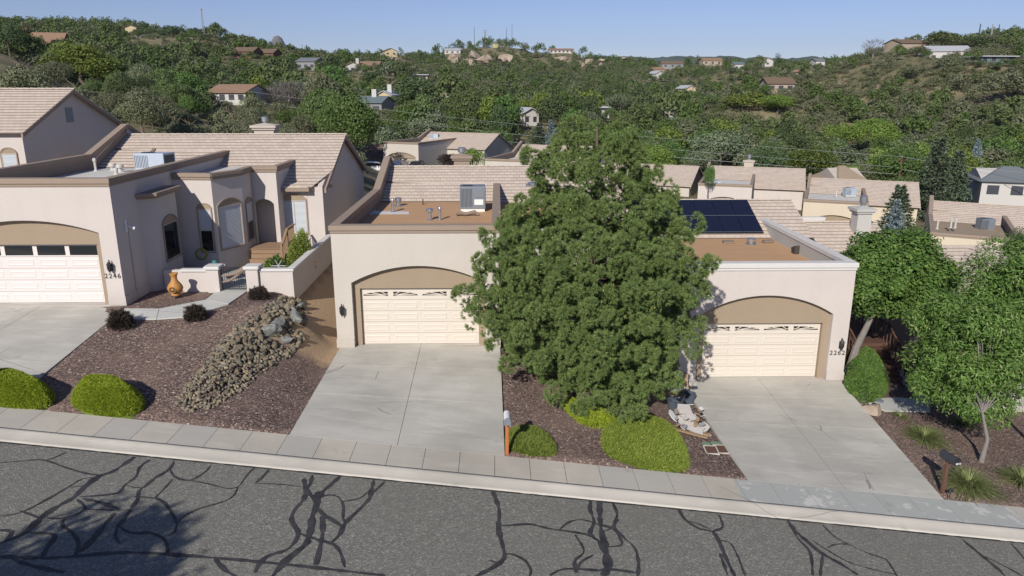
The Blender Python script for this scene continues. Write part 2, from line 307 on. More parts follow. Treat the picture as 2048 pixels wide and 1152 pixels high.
def ico_rock(seed, sub=2, ang=.3):
    import bmesh
    bm = bmesh.new(); bmesh.ops.create_icosphere(bm, subdivisions=sub, radius=.5); r = random.Random(seed)
    pl = [(Vector((r.gauss(0, 1), r.gauss(0, 1), r.gauss(0, 1))).normalized(), r.uniform(.20, .36)) for _ in range(11)]
    sc = Vector((r.uniform(.8, 1.3), r.uniform(.7, 1.0), r.uniform(.5, .8)))
    for v in bm.verts:
        c = v.co.copy()
        for n, d in pl:
            k = c.dot(n)
            if k > d: c -= n * (k - d)
        v.co = Vector((c.x * sc.x, c.y * sc.y, c.z * sc.z)) * 1.25 + Vector((r.uniform(-1, 1), r.uniform(-1, 1), r.uniform(-1, 1))) * .012
    me = bpy.data.meshes.new('rock'); bm.to_mesh(me); bm.free(); return me

# ------------------------------------------------------------------ the lie of the land
def street_z(X): return -.5 - .1 * X if abs(X) < 70 else -.5 - .1 * math.copysign(70, X)
def kerb_y(X): return 20.1 - .037 * max(-60, min(60, X))           # back of the sidewalk
PADX = [-70, -31, -23.7, -22.2, -14.8, -9.3, -8.9, -7.6, -6.6, .25, 2.5, 5, 7.2, 14.4, 16, 20, 26, 70]
PADZ = [6.5, 4.5, 4.3, 1.82, 1.86, 1.84, 1.5, .75, -.04, -.04, -.5, -1.0, -1.6, -1.62, -2.0, -2.9, -3.5, -6.5]
AZX = [-900, 0, 250, 480, 640, 800, 1000, 1200, 1400, 1600, 1850, 2048, 3000]
RR = [62, 90, 130, 170, 220, 300, 400, 520, 700, 1000]
TAB = [  # photo row of the ground at each distance, per column
 [300, 185, 112, 108, 106, 100, 85, 82, 85, 95], [300, 190, 118, 114, 110, 102, 90, 78, 85, 95], [310, 235, 205, 190, 160, 125, 92, 76, 85, 100],
 [330, 275, 245, 225, 200, 160, 118, 98, 108, 120], [380, 310, 275, 255, 225, 185, 145, 122, 128, 135], [430, 372, 333, 300, 260, 210, 165, 138, 122, 130],
 [440, 390, 345, 305, 265, 220, 175, 148, 112, 118], [450, 405, 350, 310, 270, 228, 190, 165, 122, 128], [455, 415, 360, 315, 275, 232, 195, 165, 140, 138],
 [470, 435, 372, 320, 280, 235, 190, 155, 135, 138], [480, 440, 380, 320, 265, 200, 128, 108, 112, 125], [490, 440, 385, 315, 245, 168, 102, 92, 100, 112], [500, 440, 380, 310, 232, 150, 92, 84, 95, 108]]
TZ = np.array([[CAMH - math.tan(PITCH + math.atan((row - 576) / FPX)) * r for r, row in zip(RR, rw)] for rw in TAB])
AZA = np.array([math.atan2(ray(x, 300)[0], ray(x, 300)[1]) for x in AZX]); LR = np.log(RR)
def far_z(X, Y):
    r = math.hypot(X, Y); a = math.atan2(X, max(Y, 1e-3)); a = min(max(a, AZA[0]), AZA[-1]); l = min(max(math.log(max(r, 1)), LR[0]), LR[-1])
    i = min(max(int(np.searchsorted(AZA, a)) - 1, 0), len(AZA) - 2); j = min(max(int(np.searchsorted(LR, l)) - 1, 0), len(LR) - 2)
    u = (a - AZA[i]) / (AZA[i + 1] - AZA[i]); v = (l - LR[j]) / (LR[j + 1] - LR[j]); u = u * u * (3 - 2 * u)
    z = (TZ[i, j] * (1 - u) + TZ[i + 1, j] * u) * (1 - v) + (TZ[i, j + 1] * (1 - u) + TZ[i + 1, j + 1] * u) * v
    if r > 600: z -= (r - 600) * .03 if r < 1000 else 12 + (r - 1000) * .012
    if 150 < r < 800:
        sw = 0; sz = 0
        for bx, by, bz, br, b_r in BUMPS:
            d = math.hypot(X - bx, Y - by)
            if d < br + 45: w = (1 - max(0, d - br) / 45) ** 2 * (1 if d > br else 4); sw += w; sz += w * bz
        if sw > 0: k = min(1, sw); z = z * (1 - k) + sz / sw * k
    return z
COTS = (
 ('orange brown roofed house with tall stone chimney on the left skyline', 82, 108, 300, 62, 'wall_brick', 'roof_orange', 2.8, 13, 12, .65, 'gable', -.42),
 ('small yellow two storey house peeking over the left ridge', 263, 72, 420, 18, 'wall_yellow', 'roof_brown', 4.0, 8, 10, .4, 'front', 0, 1, 1),
 ('long dark roofed house beside the yellow one on the left ridge', 297, 84, 415, 34, 'wall_grey', 'roof_grey', 2.8, 9, -8),
 ('white trailer half hidden among trees below the left ridge', 212, 86, 400, 18, 'wall_white', 'roof_white', 2.6, 7, 5, .2, 'flat', 0, 1, 2),
 ('dark house at the far left edge behind the pines', 18, 92, 310, 34, 'wall_grey', 'roof_grey', 2.8, 9, 0),
 ('left one of two brick houses with grey roofs below the butte', 487, 117, 360, 38, 'wall_brick', 'roof_brown', 3.1, 10, -6, .35),
 ('right one of two brick houses with grey roofs below the butte', 527, 119, 365, 38, 'wall_brick', 'roof_brown', 2.9, 10, -6),
 ('grey modern house with slanting roof and white columns', 612, 140, 320, 38, 'wall_grey', 'roof_grey', 3.4, 9, -15, .3),
 ('cream house with white chimney and tan roof above the valley', 706, 146, 330, 34, 'wall_white', 'roof_orange', 2.8, 10, 14, .4, 'front', .3),
 ('long low tan roofed house right of the white chimney house', 738, 143, 335, 36, 'wall_beige', 'roof_orange', 2.6, 9, -5),
 ('flat white roofed shed house in the middle of the woods', 842, 164, 300, 26, 'wall_beige', 'roof_white', 2.6, 6, 0, .2, 'flat', 0, 1, 2),
 ('blue green roofed house with deck in the valley left of centre', 733, 230, 190, 62, 'wall_grey', 'roof_blue', 3.0, 9, -12, .3, 'gable', .1, 1),
 ('cream gabled house just behind the blue green roofed one', 768, 212, 215, 28, 'wall_yellow', 'roof_white', 3, 8, -8, .5, 'front', .2, 1, 1),
 ('wide pumpkin tan roofed house above the left tile ridge', 455, 208, 185, 76, 'wall_white', 'roof_orange', 2.6, 10, -14, .32, 'gable', 0, 1, 4),
 ('white hilltop mansion with red roofs on the centre skyline', 1123, 107, 640, 46, 'wall_white', 'roof_orange', 2.6, 12, 0, .25, 'gable', 0, 1, 6),
 ('white gabled shed up the middle right slope', 1319, 158, 470, 17, 'wall_white', 'roof_white', 3.2, 9, 20, .5, 'front', 0, 1, 1),
 ('cream gabled cabin amid trees below the white shed', 1381, 190, 360, 20, 'wall_yellow', 'roof_white', 3.0, 9, 15, .5, 'front', 0, 1, 1),
 ('orange roofed bungalow on the middle right skyline', 1425, 130, 560, 36, 'wall_beige', 'roof_orange', 3, 10, 0),
 ('pale tan roofed house left of the orange bungalow', 1316, 148, 540, 22, 'wall_beige', 'roof_orange', 3, 9, 0),
 ('grey dark roofed barn on the middle right skyline', 1345, 136, 560, 40, 'wall_grey', 'roof_brown', 3, 10, 0),
 ('white and blue house stepping down the right middle slope', 1478, 140, 480, 18, 'wall_white', 'roof_blue', 3.4, 9, 0, .3, 'gable', 0, 1, 2),
 ('white gabled house at the saddle of the right ridge', 1535, 132, 520, 20, 'wall_white', 'roof_orange', 3.4, 9, 0, .45, 'front', 0, 1, 1),
 ('little white house with flat roof low on the right ridge', 1640, 134, 420, 16, 'wall_white', 'roof_grey', 3, 8, 0, .3, 'gable', 0, 1, 1),
 ('small rust roofed hut among shrubs right of centre', 1598, 157, 330, 12, 'wall_beige', 'roof_orange', 2.4, 6, 0, .3, 'hip', 0, 1, 1),
 ('dark brown roofed ranch house behind right valley trees', 1561, 186, 240, 48, 'wall_beige', 'roof_brown', 2.8, 9, -4),
 ('beige two storey house with red trim on the right ridge', 1828, 108, 350, 54, 'wall_beige', 'roof_brown', 4.2, 10, 12, .3, 'gable', 0, 1, 3),
 ('long white house with gabled glass front on the right ridge', 1898, 122, 330, 66, 'wall_white', 'roof_white', 3.6, 11, -10, .35, 'gable', 0, 1, 4),
 ('tiny cream cabin near the antennas on the right ridge', 1990, 102, 360, 17, 'wall_yellow', 'roof_brown', 3.0, 7, 0, .4, 'front', 0, 1, 1),
 ('white flat roofed house with blue wall at the right edge', 1995, 128, 300, 60, 'roof_blue', 'roof_white', 2.3, 9, 4, .2, 'flat', 0, 1, 4),
 ('grey shingled house with white fascia at the right edge of the valley', 2030, 404, 118, 104, 'wall_white', 'roof_grey', 2.6, 9, -20, .3, 'hip', 0, 1, 3),
 ('pale beige house on the skyline left of the water tanks', 905, 108, 600, 30, 'wall_white', 'roof_white', 3, 8, 0, .3, 'gable', 0, 1, 3),
 ('tan timber house on the skyline between butte and tanks', 782, 112, 520, 24, 'wall_yellow', 'roof_brown', 3.2, 8, 20, .4, 'front', 0, 1, 2),
 ('white stucco house behind the silver conifers left of the pine top', 1062, 252, 175, 34, 'wall_white', 'roof_white', 3, 8, 25, .5, 'front', 0, 1, 2),
 ('white low building seen over the pine top in the valley', 1206, 236, 215, 24, 'wall_white', 'roof_white', 2.8, 8, 0, .2, 'flat', 0, 1, 2),
 ('tan gabled roof rising behind the yellowish back house', 1706, 412, 108, 56, 'stucco_pale', 'stucco_tan', 2.8, 9, 0, .4, 'hip', 0, 1, 2))
BUMPS = []
for c_ in COTS:
    if c_[3] > 150:
        p_ = atR(c_[1], c_[2], c_[3]); BUMPS.append((p_.x, p_.y + 4, p_.z, max(7, c_[4] * c_[3] / FPX * .6), c_[3]))
for x_, y_, r_ in ((992, 97, 640), (970, 95, 640), (408, 74, 400), (1956, 82, 360), (1990, 82, 360)):
    p_ = atR(x_, y_, r_); BUMPS.append((p_.x, p_.y, p_.z, 10, r_))
BUMPS = [b for b in BUMPS if b[4] > 150]
MOUND = [atZ(x, y, z) for x, y, z in ((575, 655, 1.1), (530, 665, 1.0), (480, 715, .9), (420, 770, .75))]
def G(X, Y):
    kb = kerb_y(X)
    if Y <= kb + .02: return street_z(X) - .35 if Y > 6.3 else street_z(X) - .1
    pad = float(np.interp(X, PADX, PADZ))
    if Y < 28.4:
        s = (Y - kb) / (28.4 - kb); z = street_z(X) + (pad - street_z(X)) * s - .05 * min(1, s * 6)
        if -13 < X < -6.6:
            for m, (h, w) in zip(MOUND, ((.38, 1.2), (.28, 1.2), (.20, 1.2), (.12, 1.1))): z += h * math.exp(-((X - m.x) ** 2 + (Y - m.y) ** 2) / w ** 2) * min(1, max(0, (-6.7 - X) / .8))
        return z
    if Y < 50: return pad - .05
    f = far_z(X, Y)
    if Y < 66: s = (Y - 50) / 16; s = s * s * (3 - 2 * s); return (pad - .05) * (1 - s) + f * s
    return f
def axis(lo, hi, a, b, step, grow=1.12):
    c = list(np.arange(a, b + 1e-6, step)); d = step
    while c[-1] < hi: d *= grow; c.append(c[-1] + d)
    d = step; p = [a]
    while p[-1] > lo: d *= grow; p.append(p[-1] - d)
    return p[:0:-1] + c
gx = axis(-4800, 4800, -24, 26, .4, 1.07); gy = axis(-120, 6200, 16, 50.4, .3, 1.03)
nx, ny = len(gx), len(gy)
GV = np.array([(x, y, G(x, y)) for y in gy for x in gx]); ii, jj = np.meshgrid(np.arange(nx - 1), np.arange(ny - 1)); q0 = (jj * nx + ii).ravel()
tag(link('ground', npmesh('ground', GV, np.stack([q0, q0 + 1, q0 + nx + 1, q0 + nx], 1), True), 'ground_mat'), kind='structure')
def sheet(name, m, xs, rows, thick=0, kind='structure', parent=None, uv=False):
    """a strip along X: rows = list of functions X->(Y,Z)"""
    V = []; F = []
    for x in xs:
        for f in rows: V.append((x, *f(x)))
    k = len(rows)
    for i in range(len(xs) - 1):
        for j in range(k - 1): a = i * k + j; F.append((a, a + k, a + k + 1, a + 1))
    return tag(link(name, npmesh(name, V, F), m, parent), kind=kind)
XS = list(np.arange(-64, 64.1, 1.0))
sheet('road', 'asphalt', XS, [(lambda x, d=d: (kerb_y(x) - d, street_z(x) - .10 - max(0, 0) + .06 * math.sin(min(1, (d - 1.8) / 10) * math.pi))) for d in (1.72, 2.5, 4, 6, 8, 10, 11.5, 13.4)])
sheet('kerb', 'curb_concrete', XS, [(lambda x, d=d, h=h: (kerb_y(x) - d, street_z(x) + h)) for d, h in ((1.83, -.3), (1.83, -.085), (1.72, -.075), (1.55, -.055), (1.42, -.02), (1.32, 0), (1.215, .006), (1.215, -.2))])
sheet('kerb', 'curb_concrete', XS, [(lambda x, d=d, h=h: (kerb_y(x) - d, street_z(x) + h)) for d, h in ((13.3, -.3), (13.3, -.08), (13.6, -.03), (13.8, 0), (13.9, .006), (13.9, -.2))])
sheet('sidewalk', 'curb_concrete', XS, [(lambda x, d=d, h=h: (kerb_y(x) - d, street_z(x) + h)) for d, h in ((13.9, -.2), (13.9, .006), (15.2, .006), (15.2, -.2))])
mb = MB(); x = atZ(577, 870, .1).x - 50 * 1.035
while x < 62:
    a, b = x + .007, x + 1.028
    P = [(X, kerb_y(X) - d, street_z(X) + h) for X, d, h in ((a, 1.21, .008), (b, 1.21, .008), (b, 0, .012), (a, 0, .012))]
    n = len(mb.v); mb.v += P + [(p[0], p[1], p[2] - .1) for p in P]; mb.f += [(n, n + 1, n + 2, n + 3), (n, n + 4, n + 5, n + 1), (n + 1, n + 5, n + 6, n + 2), (n + 2, n + 6, n + 7, n + 3), (n + 3, n + 7, n + 4, n)]; x += 1.035
tag(mb.build('sidewalk', 'sidewalk_concrete'), kind='structure')
# tar lines on the road, traced where they lie
CR = [(.17, '270,914 225,945 200,953 168,978 148,998 110,1020 80,1042 62,1060 35,1078 0,1092'), (.07, '0,927 40,924 85,921 130,936 170,948 200,952'), (.06, '133,905 100,920 85,921'),
 (.09, '300,920 280,935 272,955 250,972 237,988 200,994 160,997'), (.10, '348,923 338,940 310,958 290,975 278,985 275,1003 262,1020'), (.06, '250,972 270,978 288,978'),
 (.08, '340,938 350,955 380,962 410,945 422,930'), (.06, '380,962 420,970 450,978 475,976 495,950 510,935'), (.07, '475,976 470,990 450,1005 400,1020 370,1035 355,1050 350,1068 335,1076'),
 (.06, '345,960 330,978 310,998 300,998 270,996'), (.09, '310,998 330,1010 350,1040 355,1050'), (.06, '195,957 165,960 140,975 90,1005 40,1030 0,1037'), (.06, '165,975 140,977'), (.08, '155,1002 170,1022 130,1040 95,1040'),
 (.06, '170,1022 240,1024 262,1022'), (.1, '262,1022 250,1040 235,1060 232,1080 242,1092'), (.1, '240,1058 262,1070 300,1070 325,1080 335,1095 335,1115'), (.09, '130,1040 125,1055 145,1070 158,1092 150,1120'), (.15, '230,1030 205,1060 185,1085 160,1110'),
 (.13, '165,1000 200,1008 240,1022'), (.06, '80,1040 40,1025'), (.12, '0,1118 80,1121 130,1119 240,1110 330,1113 420,1120 512,1128 600,1137 680,1146 770,1156'), (.1, '60,1070 110,1075 95,1100 85,1121'), (.12, '430,1123 450,1145 475,1160'), (.12, '0,1065 25,1068 10,1090'), (.12, '20,1120 60,1135 130,1150'),
 (.12, '625,950 620,970 612,980 608,1000 590,1022 583,1042 592,1060 597,1070 590,1088 572,1105 540,1115 522,1128 510,1150'), (.13, '608,957 612,980 628,1000 632,1012 645,1030 668,1045 687,1058'), (.12, '680,953 660,972 645,985 630,1000'),
 (.07, '633,1000 655,992 675,995 686,1012 686,1040 690,1050'), (.12, '748,960 742,985 738,1000 715,1025 690,1050 680,1072 662,1090'), (.1, '770,963 748,985'), (.06, '686,1005 720,998 738,982'), (.09, '597,1070 640,1085 665,1092 680,1108 690,1140'),
 (.17, '632,1012 625,1035 622,1060 612,1090 580,1120 560,1140 545,1158'), (.16, '645,1035 645,1070 640,1100 632,1135'), (.14, '622,1085 590,1110 560,1128'), (.05, '512,968 560,970 605,975'), (.09, '538,940 520,960 510,968'), (.2, '628,1000 640,985 628,1030'),
 (.13, '985,983 998,1020 997,1060 1005,1095 1008,1120 985,1140 950,1158'), (.09, '1000,1054 1024,1053 1060,1051 1100,1060 1170,1071 1190,1082'), (.08, '1005,1112 1024,1112 1050,1125 1062,1145 1058,1158'), (.06, '978,1124 1000,1130 1008,1118'),
 (.12, '1182,1001 1180,1020 1188,1045 1180,1070 1198,1085'), (.24, '1198,1085 1212,1110 1215,1140 1205,1156'), (.17, '1199,1003 1200,1040 1204,1070 1212,1100'), (.09, '1225,1005 1234,1030 1228,1055 1238,1075 1243,1093 1215,1097'),
 (.09, '1120,1060 1140,1045 1165,1041 1195,1050 1228,1060 1250,1080 1270,1100 1277,1130 1275,1158'), (.09, '1150,1072 1168,1105 1150,1125 1152,1150'), (.08, '1187,1113 1160,1130 1155,1150'), (.1, '1100,1155 1130,1142 1200,1145 1215,1142 1275,1150'), (.06, '1238,1040 1220,1060 1205,1065'),
 (.12, '1358,1020 1370,1040 1400,1060 1425,1065 1440,1090 1452,1120 1470,1158'), (.1, '1438,1030 1445,1055 1425,1064'), (.07, '1375,1043 1395,1048 1420,1060'), (.08, '1440,1083 1460,1088 1475,1115 1490,1155'), (.1, '1440,1110 1455,1155'),
 (.15, '1573,1038 1590,1062 1620,1090 1645,1110 1680,1130 1715,1153'), (.09, '1580,1050 1597,1080 1620,1108 1625,1155'), (.1, '1645,1112 1640,1155'), (.06, '1645,1050 1670,1075 1697,1090 1740,1110 1770,1120 1785,1140 1795,1158'), (.07, '1655,1097 1672,1090 1697,1090'),
 (.06, '1620,1080 1680,1118 1720,1135 1790,1152'), (.11, '1925,1080 1960,1110 1990,1135 2010,1155'), (.07, '1960,1110 2010,1135 2045,1155'), (.08, '2022,1087 2048,1118 2070,1150')]
V = []; F = []; cr = random.Random(3)
def road_pt(x, y):
    d = ray(x, y); t = (-.5 - .1 - CAMH) / (d[2] + .1 * d[0]); return Vector((d[0] * t, d[1] * t, 0))
def road_h(X, Y): d = kerb_y(X) - Y; return street_z(X) - .10 + .06 * math.sin(min(1, (d - 1.8) / 10) * math.pi)
def ribbon(P, w, lift=.004):
    Q = []
    for i in range(len(P) - 1):
        n = max(2, int((P[i + 1] - P[i]).length / .12))
        p0, p1, p2, p3 = P[max(i - 1, 0)], P[i], P[i + 1], P[min(i + 2, len(P) - 1)]
        for k in range(n):
            t = k / n; Q.append(.5 * ((2 * p1) + (p2 - p0) * t + (2 * p0 - 5 * p1 + 4 * p2 - p3) * t * t + (3 * p1 - p0 - 3 * p2 + p3) * t ** 3))
    Q.append(P[-1]); ph = cr.uniform(0, 9)
    for i, q in enumerate(Q):
        d = (Q[min(i + 1, len(Q) - 1)] - Q[max(i - 1, 0)]); d = d.normalized() if d.length > 1e-6 else Vector((1, 0, 0)); n = Vector((-d.y, d.x, 0))
        ww = w * (1 + .22 * math.sin(i * .5 + ph) + .18 * math.sin(i * 1.7 + ph) + cr.uniform(-.28, .28)) * .5 * min(1, (i + 1.6) / 3, (len(Q) - i + .6) / 3)
        for s in (-1, 1):
            p = q + n * ww * s; p.y = min(p.y, kerb_y(p.x) - 1.832); V.append((p.x, p.y, road_h(p.x, p.y) + lift))
        if i: a = len(V) - 4; F.append((a, a + 1, a + 3, a + 2))
for i, (w, s) in enumerate(CR): ribbon([road_pt(*map(float, p.split(','))) for p in s.split()], w * .84, .004 + .0012 * (i % 6))
ribbon([Vector((x, kerb_y(x) - 1.87, 0)) for x in np.arange(-30, 30, .8)], .08, .012)
tag(link('crack_sealant', npmesh('crack_sealant', V, F), 'crack_seal'), kind='structure')
# ------------------------------------------------------------------ driveways (slabs with joints)
def driveway(name, e0, e1, zt, ysplits, xs, lift=.012, yt=28.9):
    """e0, e1: (x at the house, x at the street) of both edges"""
    mb = MB(); g = .006
    def pt(u, v):   # u 0..1 across, v 0 house ..1 street
        xh = e0[0] + (e1[0] - e0[0]) * u; xk = e0[1] + (e1[1] - e0[1]) * u; X = xh + (xk - xh) * v
        Yk = kerb_y(xk); Y = yt + (Yk - yt) * v; return (X, Y, zt + (street_z(xk) + .012 - zt) * v + (lift if v < .98 else 0))
    for i in range(len(xs) - 1):
        for j in range(len(ysplits) - 1):
            u0, u1, v0, v1 = xs[i] + g * .2, xs[i + 1] - g * .2, ysplits[j] + g * .15, ysplits[j + 1] - g * .15
            m = 4
            for k in range(m):
                a, b = v0 + (v1 - v0) * k / m, v0 + (v1 - v0) * (k + 1) / m; q = [pt(u0, a), pt(u0, b), pt(u1, b), pt(u1, a)]
                n = len(mb.v); mb.v += q + [(p[0], p[1], p[2] - .14) for p in q]
                mb.f.append((n, n + 1, n + 2, n + 3)); mb.f += [(n + 3, n + 2, n + 6, n + 7), (n, n + 4, n + 5, n + 1)]
                if k == 0: mb.f.append((n, n + 3, n + 7, n + 4))
                if k == m - 1: mb.f.append((n + 1, n + 5, n + 6, n + 2))
    return tag(mb.build(name, 'driveway_concrete'), kind='structure')
driveway('driveway', (-6.45, -6.30), (.06, .17), 0, [0, .30, .62, 1], [0, .5, 1])
driveway('driveway', (7.5, 7.5), (14.25, 13.45), -1.58, [0, .24, .52, 1], [0, .5, 1])
driveway('driveway', (-21.6, -21.6), (-14.75, -14.8), 1.84, [0, .33, .66, 1], [0, .5, 1])

# ------------------------------------------------------------------ houses
def tile_roof(mb, y0, z0, y1, z1, xl, xr, course=.345, th=.042):
    """stepped tile courses rising from (y0,z0) to (y1,z1); xl, xr: edges as numbers or functions of y"""
    fl = xl if callable(xl) else (lambda y: xl); fr = xr if callable(xr) else (lambda y: xr)
    L = math.hypot(y1 - y0, z1 - z0); n = max(1, round(L / course)); dy, dz = (y1 - y0) / n, (z1 - z0) / n
    if mb.uv is None: mb.uv = []
    nrm = Vector((0, -dz * (1 if dy > 0 else -1), abs(dy))).normalized() * th
    for i in range(n):
        ya, za, yb, zb = y0 + dy * i, z0 + dz * i, y0 + dy * (i + 1.04), z0 + dz * (i + 1.04)
        if abs(fr(ya) - fl(ya)) < .02: continue
        A = (fl(ya), ya + nrm.y, za + nrm.z); B = (fr(ya), ya + nrm.y, za + nrm.z); C_ = (fr(yb), yb, zb + .004); D = (fl(yb), yb, zb + .004)
        a2 = (fl(ya), ya, za - .01); b2 = (fr(ya), ya, za - .01); k = i * .345; off = (i % 2) * 0.0
        mb.quad(A, B, C_, D); mb.uv += [(A[0], k + .004), (B[0], k + .004), (C_[0], k + .34), (D[0], k + .34)]
        mb.quad(a2, b2, B, A); mb.uv += [(A[0], k + .01), (B[0], k + .01), (B[0], k + .02), (A[0], k + .02)]; mb.dark.append(len(mb.f) - 1)  # butt face coloured dark: painted shade in place of gaps under the course
        c2 = (fr(yb), yb, zb - .05); d2 = (fl(yb), yb, zb - .05)
        mb.quad(b2, c2, C_, B); mb.uv += [(0, .1)] * 4
        mb.quad(a2, A, D, d2); mb.uv += [(0, .1)] * 4
def ridge_caps(mb, x0, x1, y, z, w=.13):
    n = max(1, int(abs(x1 - x0) / .4)); d = (x1 - x0) / n
    if mb.uv is None: mb.uv = []
    for i in range(n):
        a, b = x0 + d * i, x0 + d * (i + 1.06); m = len(mb.f)
        for s in (-1, 1):
            mb.quad((a, y, z + .075), (b, y, z + .055), (b, y + s * w, z - .01), (a, y + s * w, z + .012)); mb.uv += [(a * .3, .1), (a * .3 + .3, .1), (a * .3 + .3, .3), (a * .3, .3)]
        mb.quad((a, y - w, z + .012), (a, y, z + .075), (a, y + w, z + .012), (a, y, z - .03)); mb.uv += [(0, .1)] * 4
def arc_pts(a, b, zs, zp, n=18):
    """points of the flat arch from (a,zs) over the peak zp to (b,zs)"""
    h = zp - zs; w = (b - a) / 2; rad = (w * w + h * h) / (2 * h); c = (a + b) / 2; zc = zp - rad; o = []
    for i in range(n + 1):
        x = a + (b - a) * i / n; o.append((x, zc + math.sqrt(max(rad * rad - (x - c) ** 2, 0))))
    return o
def arch_wall(mb, x0, x1, zb, zt, a, b, zs, zp, y0, y1, zo=None):
    """front wall with an arched opening (zo: sill height, None = down to the ground)"""
    mb.box(x0, a, y0, y1, zb, zt); mb.box(b, x1, y0, y1, zb, zt)
    if zo is not None: mb.box(a, b, y0, y1, zb, zo)
    P = arc_pts(a, b, zs, zp)
    mb.prism([(P[0][0], zt)] + P + [(P[-1][0], zt)], 'y', y0, y1)
def garage_door(root, x0, x1, y, z0, h, m, fans=True):
    mb = MB(); n = 4; rows = 5; rh = h / rows; cw = (x1 - x0) / n
    d = MB(); g = MB(); mu = MB()
    for r in range(rows):
        za, zb = z0 + r * rh + .006, z0 + (r + 1) * rh - .006
        d.box(x0, x1, y, y + .05, za, zb)
        for c in range(n):
            xa, xb = x0 + c * cw + .11, x0 + (c + 1) * cw - .11; pa, pb = za + .09, zb - .09
            if r == rows - 1:
                if fans:
                    # half-fan lights, mirrored in pairs
                    s = 1 if c % 2 == 0 else -1; ix = xb if s > 0 else xa; W = (xb - xa); Hh = .155; pa = pa + .075; W = W + .03; k = 8
                    pts = [(ix, pa)] + [(ix - s * W * math.cos(t * math.pi / 2 / k), pa + Hh * math.sin(t * math.pi / 2 / k)) for t in range(k + 1)]
                    if s > 0: pts = pts[::-1]
                    g.prism(pts, 'y', y - .012, y - .003)
                    for an in (24, 50, 76):
                        q = R(an); e = (ix - s * W * math.cos(q), pa + Hh * math.sin(q)); mu.bar((ix, y - .016, pa), (e[0], y - .016, e[1]), .018, .03)
                    mu.bar((ix - s * .09, y - .016, pa + .01), (ix, y - .016, pa + .08), .018, .03)
                else: g.box(xa - .02, xb + .02, y - .012, y - .003, pa - .04, pb + .05)
            else:
                o = .045; yo = y - .001; yi = y - .014
                P = [(xa, yo, pa), (xb, yo, pa), (xb, yo, pb), (xa, yo, pb)]; Q = [(xa + o, yi, pa + o), (xb - o, yi, pa + o), (xb - o, yi, pb - o), (xa + o, yi, pb - o)]
                T = [(xa + 2 * o / 2 + .03, y - .004, pa + o + .03), (xb - o - .03, y - .004, pa + o + .03), (xb - o - .03, y - .004, pb - o - .03), (xa + o + .03, y - .004, pb - o - .03)]
                for i in range(4): j = (i + 1) % 4; d.quad(P[i], P[j], Q[j], Q[i]); d.quad(Q[i], Q[j], T[j], T[i])
                d.quad(*T)
    o = d.build('garage_door', m, root); g.build('door_window', 'glass', o)
    if fans: mu.build('window_muntin', m, o)
    gb = MB(); gb.box(x0 - .02, x1 + .02, y - .03, y + .04, z0 + h + .002, z0 + h + .035); gb.build('weather_seal', 'dark_trim', o); return o
def cap_run(mb, p, q, w0, w1, z, t1=.20, t2=.11, ext0=0, ext1=0):
    """two-stepped coping along p->q (x,y[,z]); w0/w1 reach to the left/right of the line"""
    p3 = Vector((p[0], p[1], p[2] if len(p) > 2 else 0)); q3 = Vector((q[0], q[1], q[2] if len(q) > 2 else 0)); d = (q3 - p3); L = d.length; d.normalize(); p3 -= d * ext0; q3 += d * ext1; L += ext0 + ext1
    r = Vector((d.y, -d.x, 0)).normalized(); u = r.cross(d); c = (p3 + q3) / 2
    off = r * (w1 - w0) / 2; hw = (w0 + w1) / 2
    mb.obox(c + off + Vector((0, 0, z - t1 / 2)), d * L / 2, r * hw, u * t1 / 2)
    if t2: mb.obox(c + off + Vector((0, 0, z - t1 - t2 / 2 - .004)), d * (L / 2 - .035), r * (hw - .045), u * t2 / 2)
def lantern(root, x, y, z, ax=(0, -1)):
    mb = MB(); X, Y = x + ax[0] * .16, y + ax[1] * .16
    mb.lathe([(.02, .30), (.05, .27), (.10, .20), (.105, .18), (.085, .17), (.095, .05), (.06, -.06), (.02, -.12), (.015, -.16)], (X, Y, z), 8)
    o = mb.build('wall_lantern', 'black_metal', root); b = MB(); b.box(x - .05, x + .05, y - .015, y - .001, z - .12, z + .2); b.tube([(x, y - .01, z + .1), (x, y - .10, z + .36), (X, Y, z + .36), (X, Y, z + .3)], .012, 6); b.build('bracket', 'black_metal', o)
def number(root, s, x, y, z, size, m='dark_trim', rot=(math.pi / 2, 0, 0), name='house_number'):
    c = bpy.data.curves.new(name, 'FONT'); c.body = s; c.size = size; c.align_x = 'CENTER'; c.extrude = .006; c.space_character = 1.25; c.offset = .003
    o = bpy.data.objects.new(name, c); col.objects.link(o); bpy.context.view_layer.update(); me = bpy.data.meshes.new_from_object(o.evaluated_get(bpy.context.evaluated_depsgraph_get())); bpy.data.objects.remove(o); me.materials.clear()
    o = link(name, me, m, root, (x, y, z)); o.rotation_euler = rot; return o
